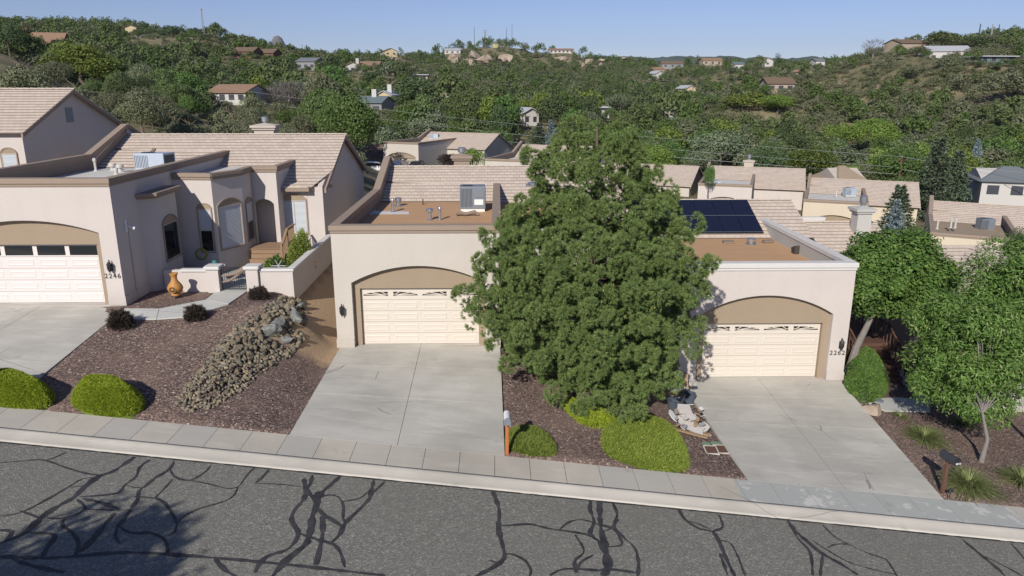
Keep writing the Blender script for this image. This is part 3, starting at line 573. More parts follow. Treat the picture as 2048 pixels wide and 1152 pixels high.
def unit_house(label, X, Yf, Z, w=6.58, L=11.2, Wm=13.2, rid=14.9, back=21.3, zr=5.75, col_=dict(), rz=0, door=True, fans=True, fire='left', num=None, lamp=None, name='house', group=None, wing=True, roofm='roof_membrane', zfr=4.25, arch=(.69, 6.01, 2.72, 3.4), right_par=True, zbase=-2.2, eave_y=9.5, xrf=None, vents=()):
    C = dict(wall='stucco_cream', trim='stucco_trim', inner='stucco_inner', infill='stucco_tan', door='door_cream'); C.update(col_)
    root = empty(name, (X, Yf, Z), rz, label, 'house', group)
    a, b, zs, zp = arch; d0, d1 = a + .28, b - .28; dh = 2.42; sl = (zr - zfr) / (rid - L); t = .25
    mb = MB(); arch_wall(mb, 0, w, -.0, 4.80, a, b, zs, zp, 0, t)
    mb.box(0, w, .02, .4, zbase, -.002); Lr = L + 2.4 if right_par else L
    mb.box(0, t, t + .001, L, zbase, 4.80); mb.box(w - t, w, t + .001, L - .3, zbase, 4.80)
    mb.prism([(L - .3 + .001, zbase), (L + 1.4, zbase), (L + 1.7, 4.8), (L - .3 + .001, 4.8)], 'x', w - t, w)
    mb.build('garage_wall', C['wall'], root)
    for q_ in ((-.03, a - .001, -.03, t - .05, 0, .36), (b + .001, w + .03, -.03, t - .05, 0, .36), (w + .001, w + .03, t - .049, L - 1, 0, .36)): MB().box(*q_).build('base_band', C['wall'], root)
    ib = MB(); ib.box(a - .1, d0, t + .001, t + .22, 0, dh); ib.box(d1, b + .1, t + .001, t + .22, 0, dh); P = arc_pts(a - .1, b + .1, zs, zp + .1); ib.prism([(P[0][0], dh + .002)] + P + [(P[-1][0], dh + .002)], 'y', t + .001, t + .22); ib.build('arch_panel', C['infill'], root)
    garage_door(root, d0 + .01, d1 - .01, t + .16, .015, dh - .05, C['door'], fans)
    fr = MB(); fr.box(t + .001, w - t - .001, t + .23, L + .6, zfr - .1, zfr); fr.build('flat_roof', roofm, root)
    cp = MB(); cap_run(cp, (-.06, .1), (w + .06, .1), .27, .19, 5.03)
    yk = L - .5 if fire == 'left' else L
    cap_run(cp, (t / 2, .37), (t / 2, yk), .19, .19, 5.03) if fire else None
    if not fire: cap_run(cp, (t / 2, .37), (t / 2, L), .19, .19, 5.03)
    cap_run(cp, (w - t / 2, .37), (w - t / 2, L + (1.85 if right_par else 0)), .19, .19, 5.03)
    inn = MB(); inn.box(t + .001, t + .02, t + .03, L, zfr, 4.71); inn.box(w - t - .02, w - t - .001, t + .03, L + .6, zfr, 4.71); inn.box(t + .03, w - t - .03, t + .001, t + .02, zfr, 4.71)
    if fire == 'left':   # party wall climbing with the roof
        pw = MB(); pts = [(L + .001, zbase), (L + .001, 4.8), (rid, zr + .42), (rid + .5, zr + .42), (back, zr - (back - rid) * .41 + .42), (back, zbase)]; pw.prism(pts, 'x', 0, t); pw.build('party_wall', C['wall'], root)
        cap_run(cp, (t / 2, yk + .02, 0), (t / 2, rid + .1, zr + .62 - 5.03), .19, .19, 5.03, ext0=0); cap_run(cp, (t / 2, rid + .12, zr + .62), (t / 2, back, zr + .62 - (back - rid) * .41), .19, .19, 0)
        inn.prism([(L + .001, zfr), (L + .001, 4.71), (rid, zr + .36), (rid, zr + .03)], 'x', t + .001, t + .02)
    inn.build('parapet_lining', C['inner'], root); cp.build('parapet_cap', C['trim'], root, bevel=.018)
    # main body behind
    xr = Wm; zbk = zr - (back - rid) * .41; ze = zr - (rid - eave_y + .35) * sl
    mw = MB(); x0 = t if fire else 0
    mw.prism([(eave_y, zbase), (eave_y, zr - (rid - eave_y) * sl - .1), (rid, zr - .1), (back, zbk - .05), (back, zbase)], 'x', xr - t, xr)
    mw.box(x0, xr - t - .001, back - t, back, zbase, zbk - .05)
    if wing: mw.box(w + .001, xr - t - .001, eave_y, eave_y + t, zbase, zr - (rid - eave_y) * sl - .12)
    mw.build('main_wall', C.get('side', C['wall']), root)
    rf = MB(); fxr = xrf or (lambda y: xr + .28)
    tile_roof(rf, eave_y - .35, ze, rid, zr, lambda y: (w + .02 if y < L + (1.9 if right_par else -.05) else x0), fxr) if wing else tile_roof(rf, L, zfr + .02, rid, zr, x0, xr + .28)
    tile_roof(rf, back + .35, zr - (back + .35 - rid) * .41, rid, zr, x0, xr + .28)
    if wing and right_par: tile_roof(rf, L, zfr + .02, L + 1.86, zfr + .02 + 1.86 * sl, x0, w - t - .02)
    ridge_caps(rf, x0, xr + .3, rid, zr + .02); rf.build('tile_roof', 'roof_tile', root)
    ra = MB()
    for (ya, za, yb, zb) in ((eave_y - .35, ze, rid, zr), (back + .35, zr - (back + .35 - rid) * .41, rid, zr)):
        ra.prism([(ya, za - .22), (ya, za - .012), (yb, zb - .012), (yb, zb - .22)], 'x', xr + .18, xr + .275)
    ra.build('barge_board', 'dark_trim' if not wing else C['trim'], root)
    if num: number(root, num, *num_pos(w, a), .27)
    for lx in (lamp or ()): lantern(root, lx, 0, 1.52)
    return root
def num_pos(w, a): return (w - .36, -.008, 1.12)

def vent_pipe(name, label, p, h, r=.06, cap=.13, m='galvanised', cat='roof vent', group=None):
    t_ = empty(name, p, 0, label, cat, group); mb = MB(); mb.lathe([(r * 1.9, 0), (r * 1.1, .06), (r, .07), (r, h)], (0, 0, 0), 12); mb.build('pipe', m, t_, smooth=False)
    if cap: c = MB(); c.lathe([(r * 1.05, h - .04), (cap, h - .01), (cap, h + .10), (cap * .8, h + .14), (.02, h + .16)], (0, 0, 0), 14); c.build('vent_cap', m, t_)
    return t_
def ac_unit(label, p, w, d, h, m='ac_grey', rz=0, group=None, base=.15):
    t_ = empty('air_conditioner', p, rz, label, 'air conditioner', group); mb = MB(); mb.box(-w / 2, w / 2, -d / 2, d / 2, base, h); mb.build('casing', m, t_, bevel=.02)
    g = MB()
    for i in range(9): x = -w / 2 + .05 + i * w * .052; g.box(x, x + .022, -d / 2 - .012, -d / 2 - .001, base + .1, h - .1)
    g.build('grille', 'dark_grille', t_); g = MB()
    for i in range(12): y = -d / 2 + .08 + i * (d - .16) / 12; g.box(w / 2 + .001, w / 2 + .014, y, y + .035, base + .1, h - .1)
    g.build('side_grille', 'dark_grille', t_); f = MB(); f.lathe([(min(w, d) * .30, h + .004), (min(w, d) * .30, h + .02), (.03, h + .02)], (-w * .2, 0, 0), 24); f.build('fan_guard', 'dark_grille', t_)
    k = MB(); k.box(-w / 2 + .04, w / 2 - .04, -d / 2 + .04, d / 2 - .04, 0, base - .002); k.build('curb', 'white_metal', t_); return t_
def chimney(root, x, y, z0, z1, w=.9, d=.7, m='stucco_pale', flue=.45, fr=.19):
    mb = MB(); mb.box(x - w / 2, x + w / 2, y - d / 2, y + d / 2, z0, z1); o = mb.build('chimney', m, root)
    c = MB(); c.box(x - w / 2 - .10, x + w / 2 + .10, y - d / 2 - .10, y + d / 2 + .10, z1 + .002, z1 + .12); c.box(x - w / 2 - .18, x + w / 2 + .18, y - d / 2 - .18, y + d / 2 + .18, z1 + .122, z1 + .26)
    n = len(c.v); e = .18; c.v += [(x - w / 2 - e, y - d / 2 - e, z1 + .262), (x + w / 2 + e, y - d / 2 - e, z1 + .262), (x + w / 2 + e, y + d / 2 + e, z1 + .262), (x - w / 2 - e, y + d / 2 + e, z1 + .262), (x, y, z1 + .40)]
    c.f += [(n, n + 1, n + 4), (n + 1, n + 2, n + 4), (n + 2, n + 3, n + 4), (n + 3, n, n + 4)]; c.build('chimney_cap', m, o)
    f = MB(); f.lathe([(fr * .6, z1 + .3), (fr * .6, z1 + .3 + flue * .35), (fr, z1 + .3 + flue * .4), (fr, z1 + .3 + flue), (fr * .6, z1 + .34 + flue)], (x, y, 0), 16); f.build('flue', 'galvanised', o, smooth=False); return o

YF = 28.4
# --- middle house
mid = unit_house('cream stucco house with brown garage roof and tan trim, just left of the big pine', -6.53, YF, 0, col_=dict(wall='stucco_cream', side='stucco_cream'), lamp=(.28, 6.32))
chimney(mid, 4.35, 17.0, 3.5, 5.95, .95, .75, 'stucco_trim', .42, .24)
ml = MB(); ml.lathe([(.02, 0), (.30, .02), (.34, .10), (.10, .14)], (0, 0, 0), 16)
g_v = 'galvanised vents on the middle brown roof'
pz = 4.25
vent_pipe('roof_vent', 'tall galvanised vent pipe on a white sealed patch of the middle brown roof', atZ(786, 424, pz), .50, .07, .10)
vent_pipe('roof_vent', 'wide squat galvanised vent behind the tall pipe on the middle brown roof', atZ(797, 412, pz), .30, .13, .18)
vent_pipe('roof_vent', 'mushroom capped metal vent, larger of the close pair on the brown roof', atZ(860, 440, pz), .40, .08, .17)
vent_pipe('roof_vent', 'slender round topped vent, smaller of the close pair on the brown roof', atZ(880, 440, pz), .46, .06, .09)
vent_pipe('roof_pipe', 'thin dark bare pipe standing at the foot of the middle tile roof', atZ(846, 409, pz), .30, .028, 0, 'dark_trim', 'roof pipe')
ac_unit('big dark grey rooftop air conditioner on the brown garage roof beside the pine', atZ(945, 424, pz) + Vector((0, .5, 0)), 1.26, .95, 1.25, 'ac_grey', R(2))
p = atZ(948, 414, pz) + Vector((0, .17, 0)); acr = bpy.data.objects['air_conditioner']
pm = MB(); pm.box(.08, .52, -.50, -.478, .35, .62); pm.build('label_plate', 'white_metal', acr); pm = MB(); pm.box(.15, .58, -.50, -.478, .72, 1.05); pm.build('access_panel', 'ac_grey', acr)
sp = MB(); c0 = atZ(782, 425, pz)
sp.prism([(c0.x - 1.9, c0.y - .7), (c0.x - .9, c0.y - .55), (c0.x + .95, c0.y - .5), (c0.x + .85, c0.y + .25), (c0.x - .55, c0.y + .35), (c0.x - 1.5, c0.y + .9), (c0.x - 2.0, c0.y + .7)], 'z', pz + .003, pz + .012)
so = sp.build('sealant_patch', 'white_patch', mid); so.matrix_parent_inverse = Matrix.Translation((-mid.location.x, -mid.location.y, -mid.location.z))
sb = MB(); c0 = atZ(936, 432, pz); rr_ = random.Random(5)
sb.tube([c0 + Vector((-.55, -.05, .06)), c0 + Vector((-.35, .02, .16)), c0 + Vector((-.1, -.04, .10)), c0 + Vector((.1, .02, .14)), c0 + Vector((.32, -.04, .20)), c0 + Vector((.5, .03, .07))], [.05, .10, .08, .09, .10, .05], 8)
tag(sb.build('duct_wrap', 'grey_wood', smooth=True), 'loose tan roll of duct wrap lying before the rooftop air conditioner', 'duct wrap')
vm = empty('roof_vent', atY(1067, 371, 39.6), 0, 'low dome metal turbine on the middle tile roof just left of the pine', 'roof vent'); ml.build('vent_cap', 'galvanised', vm)
b_ = MB(); b_.box(-.42, .42, -.35, .3, -.06, 0.0); b_.build('flashing', 'galvanised', vm); vm.location.z += .06
fr = MB(); fr.box(6.6, 9.6, 8.4, 11.4, 3.9, 4.2); o_ = fr.build('entry_roof', 'roof_membrane', mid)

# --- right house 2262
rh = unit_house('pinkish white stucco house numbered 2262 with a whitened parapet right of the big pine', 7.42, YF, -1.57, w=6.9, L=8.7, Wm=8.6, rid=12.2, back=18.0, zr=5.72, eave_y=8.6,
    col_=dict(wall='stucco_pink', side='stucco_pink', trim='stucco_white', inner='stucco_grey', infill='stucco_tan', door='door_cream'), num='2262', lamp=(6.62,), fire=None, wing=False, right_par=True, arch=(.73, 6.19, 2.88, 3.68))
wr = MB()   # lower wing to the right of the garage
def lw(px_, py_, Y): return atY(px_, py_, Y)
def lower_wing():
    z0 = -1.57; x0, x1 = 7.7, 21.7 - 7.42; yr, zr = 13.6, 4.22; ye, ze = 9.6, 2.6
    m = MB(); m.prism([(ye + .3, -3.5), (ye + .3, ze), (yr, zr - .1), (yr + 5, zr - 2.1), (yr + 5, -3.5)], 'x', x1 - .25, x1); m.box(6.95, x1 - .251, ye + .3, ye + .55, -3.5, ze + .02); m.box(6.95, x1 - .251, yr + 4.7, yr + 4.95, -3.5, zr - 2.1); m.build('wing_wall', 'stucco_pink', rh)
    r = MB(); tile_roof(r, ye, ze - .05, yr, zr, 7.2, lambda y: x1 + .25); tile_roof(r, yr + 5.3, zr - 2.2, yr, zr, 7.2, x1 + .25); ridge_caps(r, 7.2, x1 + .3, yr, zr + .02)
    # sloping hip cap at the far edge
    r.build('wing_roof', 'roof_tile', rh)
    f = MB(); f.box(6.95, 9.2, 5.2, ye - .05, 2.0, 2.35); f.build('entry_roof', 'roof_membrane', rh)
    p = MB(); p.box(7.0, 11.8, yr + .5, yr + .8, 3.9, 4.42); p.build('rear_parapet', 'stucco_white', rh)
    chimney(rh, (1725 - 995) / FPX * 41.2 - 7.42 + .2, 12.6, 2.5, 4.95, .8, .8, 'stucco_grey', .62, .21)
lower_wing()
ac_unit('light blue grey air conditioner behind the lower roof right of the solar panels', atY(1566, 448, 43.0), .82, .82, .85, 'ac_light', base=.05)
# solar array
sa = empty('solar_array', (7.42, YF, -1.57), 0, 'black rooftop solar array lying on the tiles behind the big pine', 'solar panels')
sl = (5.72 - 4.25) / (12.2 - 8.7); y0, y1 = 9.0, 12.05; pw = 1.02
def roofp(x, v, h=.14): y = y0 + (y1 - y0) * v; return (x, y - h * .38, 4.25 + (y - 8.7) * sl + h)
rails = MB()
for c in range(7):
    for r in range(2):
        xa = 6.35 - pw * (c + 1) + .012; xb = xa + pw - .024; va, vb = r * .5 + .006, r * .5 + .494; m = MB()
        A, B, C_, D = roofp(xa, va), roofp(xb, va), roofp(xb, vb), roofp(xa, vb); E_ = [tuple(Vector(q) - Vector((0, -.015, .04))) for q in (A, B, C_, D)]
        m.quad(A, B, C_, D); m.quad(*E_[::-1])
        for i in range(4): j = (i + 1) % 4; m.quad((A, B, C_, D)[i], E_[i], E_[j], (A, B, C_, D)[j])
        m.build('solar_panel', 'solar_cell', sa)
for v in (.02, .5, .985):
    rails.bar(roofp(6.4, v, .155), roofp(-.8, v, .155), .02, .012)
rails.build('rail', 'ac_grey', sa)
vent_pipe('roof_vent', 'wide low galvanised vent below the solar panels on the right brown roof', atZ(1502, 488, 2.68), .16, .15, .21)
hb = MB(); c0 = atZ(1457, 486, 2.68); hb.box(c0.x - .28, c0.x + .28, c0.y - .15, c0.y + .2, 2.69, 2.78); tag(hb.build('roof_box', 'grey_wood'), 'small flat weathered roof box below the solar panels', 'roof box')
hb = MB(); hb.obox(c0 + Vector((2.0, .05, .08)), (.26, .05, 0), (-.03, .14, 0), (0, 0, .05)); tag(hb.build('roof_brick', 'grey_wood'), 'loose tan scrap beside the wide low vent on the right brown roof', 'scrap')
sc_ = MB(); sc_.prism([(5.0, 4.26), (5.0, 4.66), (5.45, 4.48), (5.3, 4.26)], 'x', 6.9 - .5, 6.9 - .272); o_ = sc_.build('scupper', 'dark_trim', rh)

# --- left house 2246
LX, LZ = -21.38, 1.84
lh = unit_house('pale stucco house numbered 2246 with arched bay windows, entry court and long tile roof', LX, YF, LZ, Wm=12.4, col_=dict(wall='stucco_pink', side='stucco_pink', trim='stucco_trim', door='door_pink'), num='2246', lamp=(6.22,), fans=False, roofm='roof_pale', arch=(.3, 5.92, 2.93, 3.42),
    xrf=lambda y: 12.4 + .28 if y > 10.9 else 11.85 + (y - 9.15) / 1.75 * .83, eave_y=9.5)
chimney(lh, 7.6, 16.6, 4, 5.95, 1.15, .75, 'stucco_pale', .42, .2)
def L_(x, y, z=0): return (x - LX, y - YF, z - LZ)
def slab_wall(mb, p, q, z0, z1, th=.2):
    """vertical wall from p to q (x,y), thickness going behind (left of p->q)"""
    p, q = Vector((*p, 0)), Vector((*q, 0)); d = (q - p).normalized(); n = Vector((-d.y, d.x, 0)); mb.obox((p + q) / 2 + n * th / 2 + Vector((0, 0, (z0 + z1) / 2)), (q - p) / 2, n * th / 2, (0, 0, (z1 - z0) / 2))
def window(root, p, q, u0, u1, z0, zs, zp, blind=True, split=False, sill=True):
    """arched window on the wall line p->q (local), between fractions u0..u1; frame stands proud of the wall"""
    p, q = Vector((*p, 0)), Vector((*q, 0)); d = (q - p).normalized(); n = Vector((d.y, -d.x, 0)); A = p + (q - p) * u0; W = (q - p).length * (u1 - u0)
    def P(x, y, z): return tuple(A + d * x + n * y + Vector((0, 0, z)))
    def pr(m, pts, ya, yb):
        k = len(m.v); N = len(pts)
        for yy in (ya, yb): m.v += [P(x, yy, z) for x, z in pts]
        m.f.append(tuple(range(k, k + N))[::-1]); m.f.append(tuple(range(k + N, k + 2 * N)))
        for i in range(N): j = (i + 1) % N; m.f.append((k + i, k + j, k + N + j, k + N + i))
    arc = arc_pts(0, W, zs, zp, 12); f = MB()
    # frame ring standing 4 cm proud
    outer = [(-.05, z0 - .05), (W + .05, z0 - .05)] + [(x + (.05 if x > W / 2 else -.05 if x < W / 2 else 0), z + .05) for x, z in arc[::-1]]
    inner = [(0, z0), (W, z0)] + arc[::-1]
    for i in range(len(outer)):
        j = (i + 1) % len(outer); pr(f, [outer[i], outer[j], inner[j], inner[i]], .002, .05)
    o = f.build('window', 'stucco_trim', root)
    h = MB(); pr(h, arc, .003, .02); h.build('arch_panel', 'stucco_tan', o)
    fr = MB()
    for a, b, c, e in ((0, .04, z0, zs), (W - .04, W, z0, zs), (.04, W - .04, z0, z0 + .04), (.04, W - .04, zs - .045, zs - .003)) + (((W / 2 - .02, W / 2 + .02, z0 + .04, zs - .046),) if split else ()):
        pr(fr, [(a, c), (b, c), (b, e), (a, e)], .004, .035)
    fr.build('frame', 'stucco_pale', o)
    g = MB(); pr(g, [(.04, z0 + .04), (W - .04, z0 + .04), (W - .04, zs - .045), (.04, zs - .045)], .004, .012); g.build('pane', 'louver_blind' if blind is True else 'glass', o)
    if blind == 'half':
        g = MB(); pr(g, [(.045, (z0 + zs) / 2), (W - .045, (z0 + zs) / 2), (W - .045, zs - .05), (.045, zs - .05)], .013, .018); g.build('blind', 'louver_blind', o)
        g = MB(); pr(g, [(.04, (z0 + zs) / 2 - .02), (W - .04, (z0 + zs) / 2 - .02), (W - .04, (z0 + zs) / 2 + .015), (.04, (z0 + zs) / 2 + .015)], .0185, .03); g.build('meeting_rail', 'stucco_pale', o)
    return o
bw = MB(); zc = 4.62
B = [(-14.8, 33.9), (-13.0, 33.75), (-12.2, 35.4), (-12.2, 36.75), (-10.85, 37.0)]; Bl = [(x - LX, y - YF) for x, y in B]
for i in (0, 1, 2): slab_wall(bw, Bl[i], Bl[i + 1], -.6, zc - .3, .25)
bw.build('bay_wall', 'stucco_pink', lh)
ew = MB(); e0, e1 = Bl[3], Bl[4]; ex0, ex1 = e0[0] - .08, e1[0] - .32; arch_wall(ew, ex0 - .03, ex1 + .2, 0, zc - .3, ex0 + .1, ex1 - .02, 2.75, 3.0, e0[1] + .1, e0[1] + .35)
ew.box(ex1 - .05, ex1 + .2, e0[1] + .351, e0[1] + 2.6, 0, zc - .3)
ew.build('entry_wall', 'stucco_pink', lh)
eb = MB(); eb.box(ex0 - .4, ex1 + .2, e0[1] + 2.2, e0[1] + 2.4, 0, 3.6); eb.build('porch_wall', 'stucco_pale', lh)
ed = MB(); ed.box(ex0 - .15, ex0 + .55, e0[1] + 2.14, e0[1] + 2.19, .9, 3.0); o_ = ed.build('front_door', 'dark_grille', lh)
bc = MB()
for i in (0, 1, 2, 3):
    a, b = Bl[i], Bl[i + 1] if i < 3 else (ex1 + .26, e0[1] + .1)
    if i == 3: a = (ex0 - .05, e0[1] + .1)
    cap_run(bc, a, b, .26, .1, zc, ext0=.03, ext1=.05, t1=.17, t2=.12)
cap_run(bc, (ex1 + .12, e0[1] + .2), (ex1 + .12, e0[1] + 3.6), .15, .15, zc - .006, t1=.17, t2=.12)
bc.build('bay_cap', 'stucco_trim', lh, bevel=.015)
br_ = MB(); br_.prism([(Bl[0][0] + .05, Bl[0][1] + .1), (Bl[1][0] - .1, Bl[1][1] + .2), (Bl[2][0] - .2, Bl[2][1]), (ex0 - .2, e0[1] + .2), (ex1, e0[1] + .2), (ex1, e0[1] + 3.8), (Bl[0][0] + .05, e0[1] + 3.8)], 'z', zc - .45, zc - .32); br_.build('bay_roof', 'roof_pale', lh)
window(lh, Bl[0], Bl[1], .58, .92, 1.0, 3.0, 3.22, 'half')
window(lh, Bl[1], Bl[2], .12, .90, 1.05, 3.05, 3.35, True)
window(lh, Bl[2], Bl[3], .2, .85, 1.1, 2.95, 3.15, 'half')
# right front bay of the main body
F0, F1, F2 = (11.0 - .35, 9.5), (11.6, 9.5), (12.4, 10.95)
fb = MB(); slab_wall(fb, (10.75, 9.48), (F1[0], 9.48), -.6, 3.35, .2); slab_wall(fb, (F1[0], 9.48), F2, -.6, 3.35, .2); fb.build('front_bay_wall', 'stucco_cream', lh)
window(lh, (10.75, 9.48), (F1[0], 9.48), -.55, .90, 1.05, 2.78, 3.08, True, True)
window(lh, (F1[0], 9.48), F2, .22, .75, 1.05, 2.75, 2.98, True)
fa = MB(); fa.box(10.3, F1[0] + .22, 9.06, 9.15, 3.28, 3.44); slab_wall(fa, (F1[0] + .2, 9.07), (12.66, 10.8), 3.28, 3.5, .08); fa.build('fascia', 'stucco_trim', lh)
# bump-out on the garage side with its little roof and arched window
wl = 6.58; bo = MB(); bo.prism([(wl - .02, 2.1), (wl + .45, 2.5), (wl + .45, 4.6), (wl - .02, 4.8)], 'z', -.6, 3.92); bo.build('bump_out', 'stucco_pink', lh)
br2 = MB(); br2.prism([(wl + .003, 1.85), (wl + .72, 2.25), (wl + .72, 4.75), (wl + .003, 4.75)], 'z', 4.02, 4.16); br2.prism([(wl + .003, 1.95), (wl + .62, 2.35), (wl + .62, 4.65), (wl + .003, 4.65)], 'z', 3.925, 4.016); br2.build('bump_out_roof', 'stucco_trim', lh, bevel=.015)
window(lh, (wl + .45, 2.5), (wl + .45, 4.6), .24, .92, 1.1, 2.68, 2.98, False)
cd = MB(); cd.tube([(wl + .03, .95, 0), (wl + .03, .95, 3.2)], .018, 6); cd.build('conduit', 'stucco_pink', lh)
cm = empty('security_camera', (LX + wl, YF + .78, LZ + 2.98), 0, 'white security camera on the shaded side wall of the house numbered 2246', 'camera')
c_ = MB(); c_.box(.001, .05, -.07, .07, -.18, .32); c_.build('bracket', 'white_metal', cm); c_ = MB(); c_.tube([(.05, 0, .1), (.16, .03, .05), (.34, .05, -.04)], [.03, .05, .065], 10); c_.build('camera_body', 'white_metal', cm)
vz = LZ + 4.25
for (x, y, h, r, c, s) in ((192, 342, .5, .06, .09, 'slim white capped vent pipe, tallest and leftmost on the pale left roof'), (226, 341, .22, .1, .17, 'squat white vent, middle of the cluster on the pale left roof'), (241, 344, .24, .1, .18, 'wide white vent beside the pale grey air conditioner'), (233, 350, .2, .08, .1, 'small white vent nearest the parapet on the pale left roof')):
    vent_pipe('roof_vent', s, atZ(x, y, vz), h, r, c, 'wall_white')
ac_unit('pale blue grey air conditioner behind the slanting parapet of the pale left roof', atZ(302, 346, vz) + Vector((0, .6, 0)), 1.55, 1.1, .95, 'ac_light', R(-6))
tb = MB(); c0 = atY(303, 305, 40.2); tb.obox(c0, (.09, 0, 0), (0, .42, .17), (0, 0, .04)); tag(tb.build('loose_board', 'grey_wood'), 'loose brown board lying on the tiles above the left air conditioner', 'board')
# left house: walk, court walls, gate, deck
cw = empty('court_wall', (0, 0, 0), 0, 'low pale stucco court wall with two capped gate piers beside the dirt strip', 'wall')
yw = 30.5; zt = 2.8
w_ = MB(); w_.box(-13.4, -12.25, yw, yw + .2, .9, zt - .12); w_.box(-10.15, -8.72, yw + .0, yw + .2, .6, zt - .12); w_.box(-8.92, -8.72, yw + .201, 38.6, .4, zt - .12); w_.build('wall', 'stucco_pink', cw)
c_ = MB(); c_.box(-13.45, -12.25, yw - .06, yw + .26, zt - .118, zt); c_.box(-10.15, -8.66, yw - .06, yw + .26, zt - .118, zt); c_.box(-8.98, -8.66, yw + .262, 38.2, zt - .118, zt); c_.build('wall_cap', 'stucco_white', cw, bevel=.03)
w_ = MB(); w_.box(-14.25, -13.41, yw + .25, yw + .45, .9, zt - .1); w_.build('wall', 'stucco_pink', cw)
for x in (-12.05, -10.4):
    q = MB(); q.box(x - .25, x + .25, yw - .15, yw + .35, .9, zt); o_ = q.build('gate_pier', 'stucco_pink', cw); q = MB(); q.box(x - .33, x + .33, yw - .23, yw + .43, zt + .002, zt + .15); q.build('pier_cap', 'stucco_white', o_, bevel=.04)
gt = empty('garden_gate', (-11.79, yw + .1, 1.86), 0, 'black metal garden gate with a sagging wooden ornament between two stucco piers', 'gate')
q = MB()
for i in range(12): q.bar((.05 + i * .098, 0, .06), (.05 + i * .098, 0, .98), .018)
q.bar((.03, 0, .06), (1.13, 0, .06), .03); q.bar((.03, 0, .98), (1.13, 0, .98), .03); q.bar((.03, 0, .04), (.03, 0, 1.0), .03); q.bar((1.13, 0, .04), (1.13, 0, 1.0), .03); q.build('gate_frame', 'black_metal', gt)
q = MB(); q.tube([(.06, -.05, .62), (.35, -.06, .66), (.6, -.06, .72), (.85, -.06, .82), (1.08, -.05, .96)], [.05, .05, .07, .12, .14], 8); q.tube([(.07, -.05, .36), (.35, -.06, .42), (.6, -.06, .56), (.8, -.06, .72), (1.0, -.05, .86)], [.04, .055, .06, .07, .07], 8); q.build('wood_ornament', 'grey_wood', gt)
dk = empty('entry_deck', (0, 0, 0), 0, 'brown wooden entry deck with steps and slatted railing in the left court', 'deck')
q = MB()
for i in range(11): q.box(-12.0 + .0, -10.1, 35.2 + i * .145, 35.2 + i * .145 + .137, 2.62, 2.66)
q.box(-11.98, -10.12, 35.25, 36.75, 1.8, 2.615); q.build('deck_floor', 'deck_wood', dk)
q = MB()
for k in range(4): q.box(-11.9, -10.3, 35.2 - .28 * (k + 1), 35.2 - .28 * k - .005, 1.78, 2.64 - .19 * (k + 1))
q.build('steps', 'deck_wood', dk)
q = MB(); q.bar((-10.2, 36.6, 3.62), (-10.2, 35.3, 3.62), .12, .05); q.bar((-10.2, 35.3, 3.62), (-10.2, 34.2, 3.02), .12, .05)
for i in range(9): y = 36.5 - i * .145; q.bar((-10.2, y, 2.85), (-10.2, y, 3.6), .03)
for i in range(7): y = 35.2 - i * .15; q.bar((-10.2, y, 2.75 - i * .085), (-10.2, y, 3.55 - i * .085), .03)
q.bar((-10.2, 34.2, 1.9), (-10.2, 34.2, 3.1), .09); q.bar((-10.2, 35.25, 2.6), (-10.2, 35.25, 3.62), .09); q.bar((-10.2, 36.6, 2.88), (-10.2, 35.3, 2.88), .06, .14); q.build('railing', 'deck_wood', dk)
cf = MB(); cf.prism([(-14.2, 30.8), (-8.93, 30.8), (-8.93, 37.8), (-14.2, 37.8)], 'z', 1.68, 1.82); tag(cf.build('court_paving', 'path_concrete'), kind='structure')
# neighbour further left
nb = unit_house('grey stucco house at the left edge with high gable and attic vent', -37.5, YF + .3, 4.35, Wm=13.3, zbase=-3, col_=dict(wall='stucco_pink', side='stucco_pink'), eave_y=10)
gv = MB(); gv.box(13.301, 13.33, 14.2, 14.9, 3.95, 4.75); o_ = gv.build('gable_vent', 'ac_grey', nb)
nw = MB(); window(nb, (11.6, 9.98), (13.3, 9.98), .30, .75, 1.2, 2.6, 2.85, 'half')
# neighbour to the right, low roofs behind the street trees
rn = empty('house', (0, 0, 0), 0, 'low house with tan hip roof and grey side wall behind the right street trees', 'house')
q = MB(); q.box(20.9, 30, 28.6, 38.5, -5, .25); q.build('wall', 'stucco_grey', rn)
q = MB(); tile_roof(q, 31.5, -.2, 38, 2.1, 22.3, 27.2); tile_roof(q, 43, .2, 38, 2.1, 22.3, 27.2); q.build('tile_roof', 'roof_tile', rn)
q = MB(); tile_roof(q, 20.2, .25, 25.4, 2.2, -37.6, -27.6, course=.62); o_ = q.build('wing_roof', 'roof_tile', rn); o_.rotation_euler[2] = -math.pi / 2
q = MB(); tile_roof(q, -31.0, .25, -25.6, 2.18, 27.6, 37.6, course=.62); o_ = q.build('wing_roof', 'roof_tile', rn); o_.rotation_euler[2] = math.pi / 2
q = MB(); ridge_caps(q, 27.6, 37.6, -25.5, 2.22); o_ = q.build('ridge_cap', 'roof_tile', rn); o_.rotation_euler[2] = math.pi / 2
q = MB(); c0 = atZ(1898, 520, 1.25); q.obox(c0 + Vector((0, 0, .02)), (.30, 0, .115), (0, .5, 0), (0, 0, .05)); q.build('skylight', 'ac_light', rn)

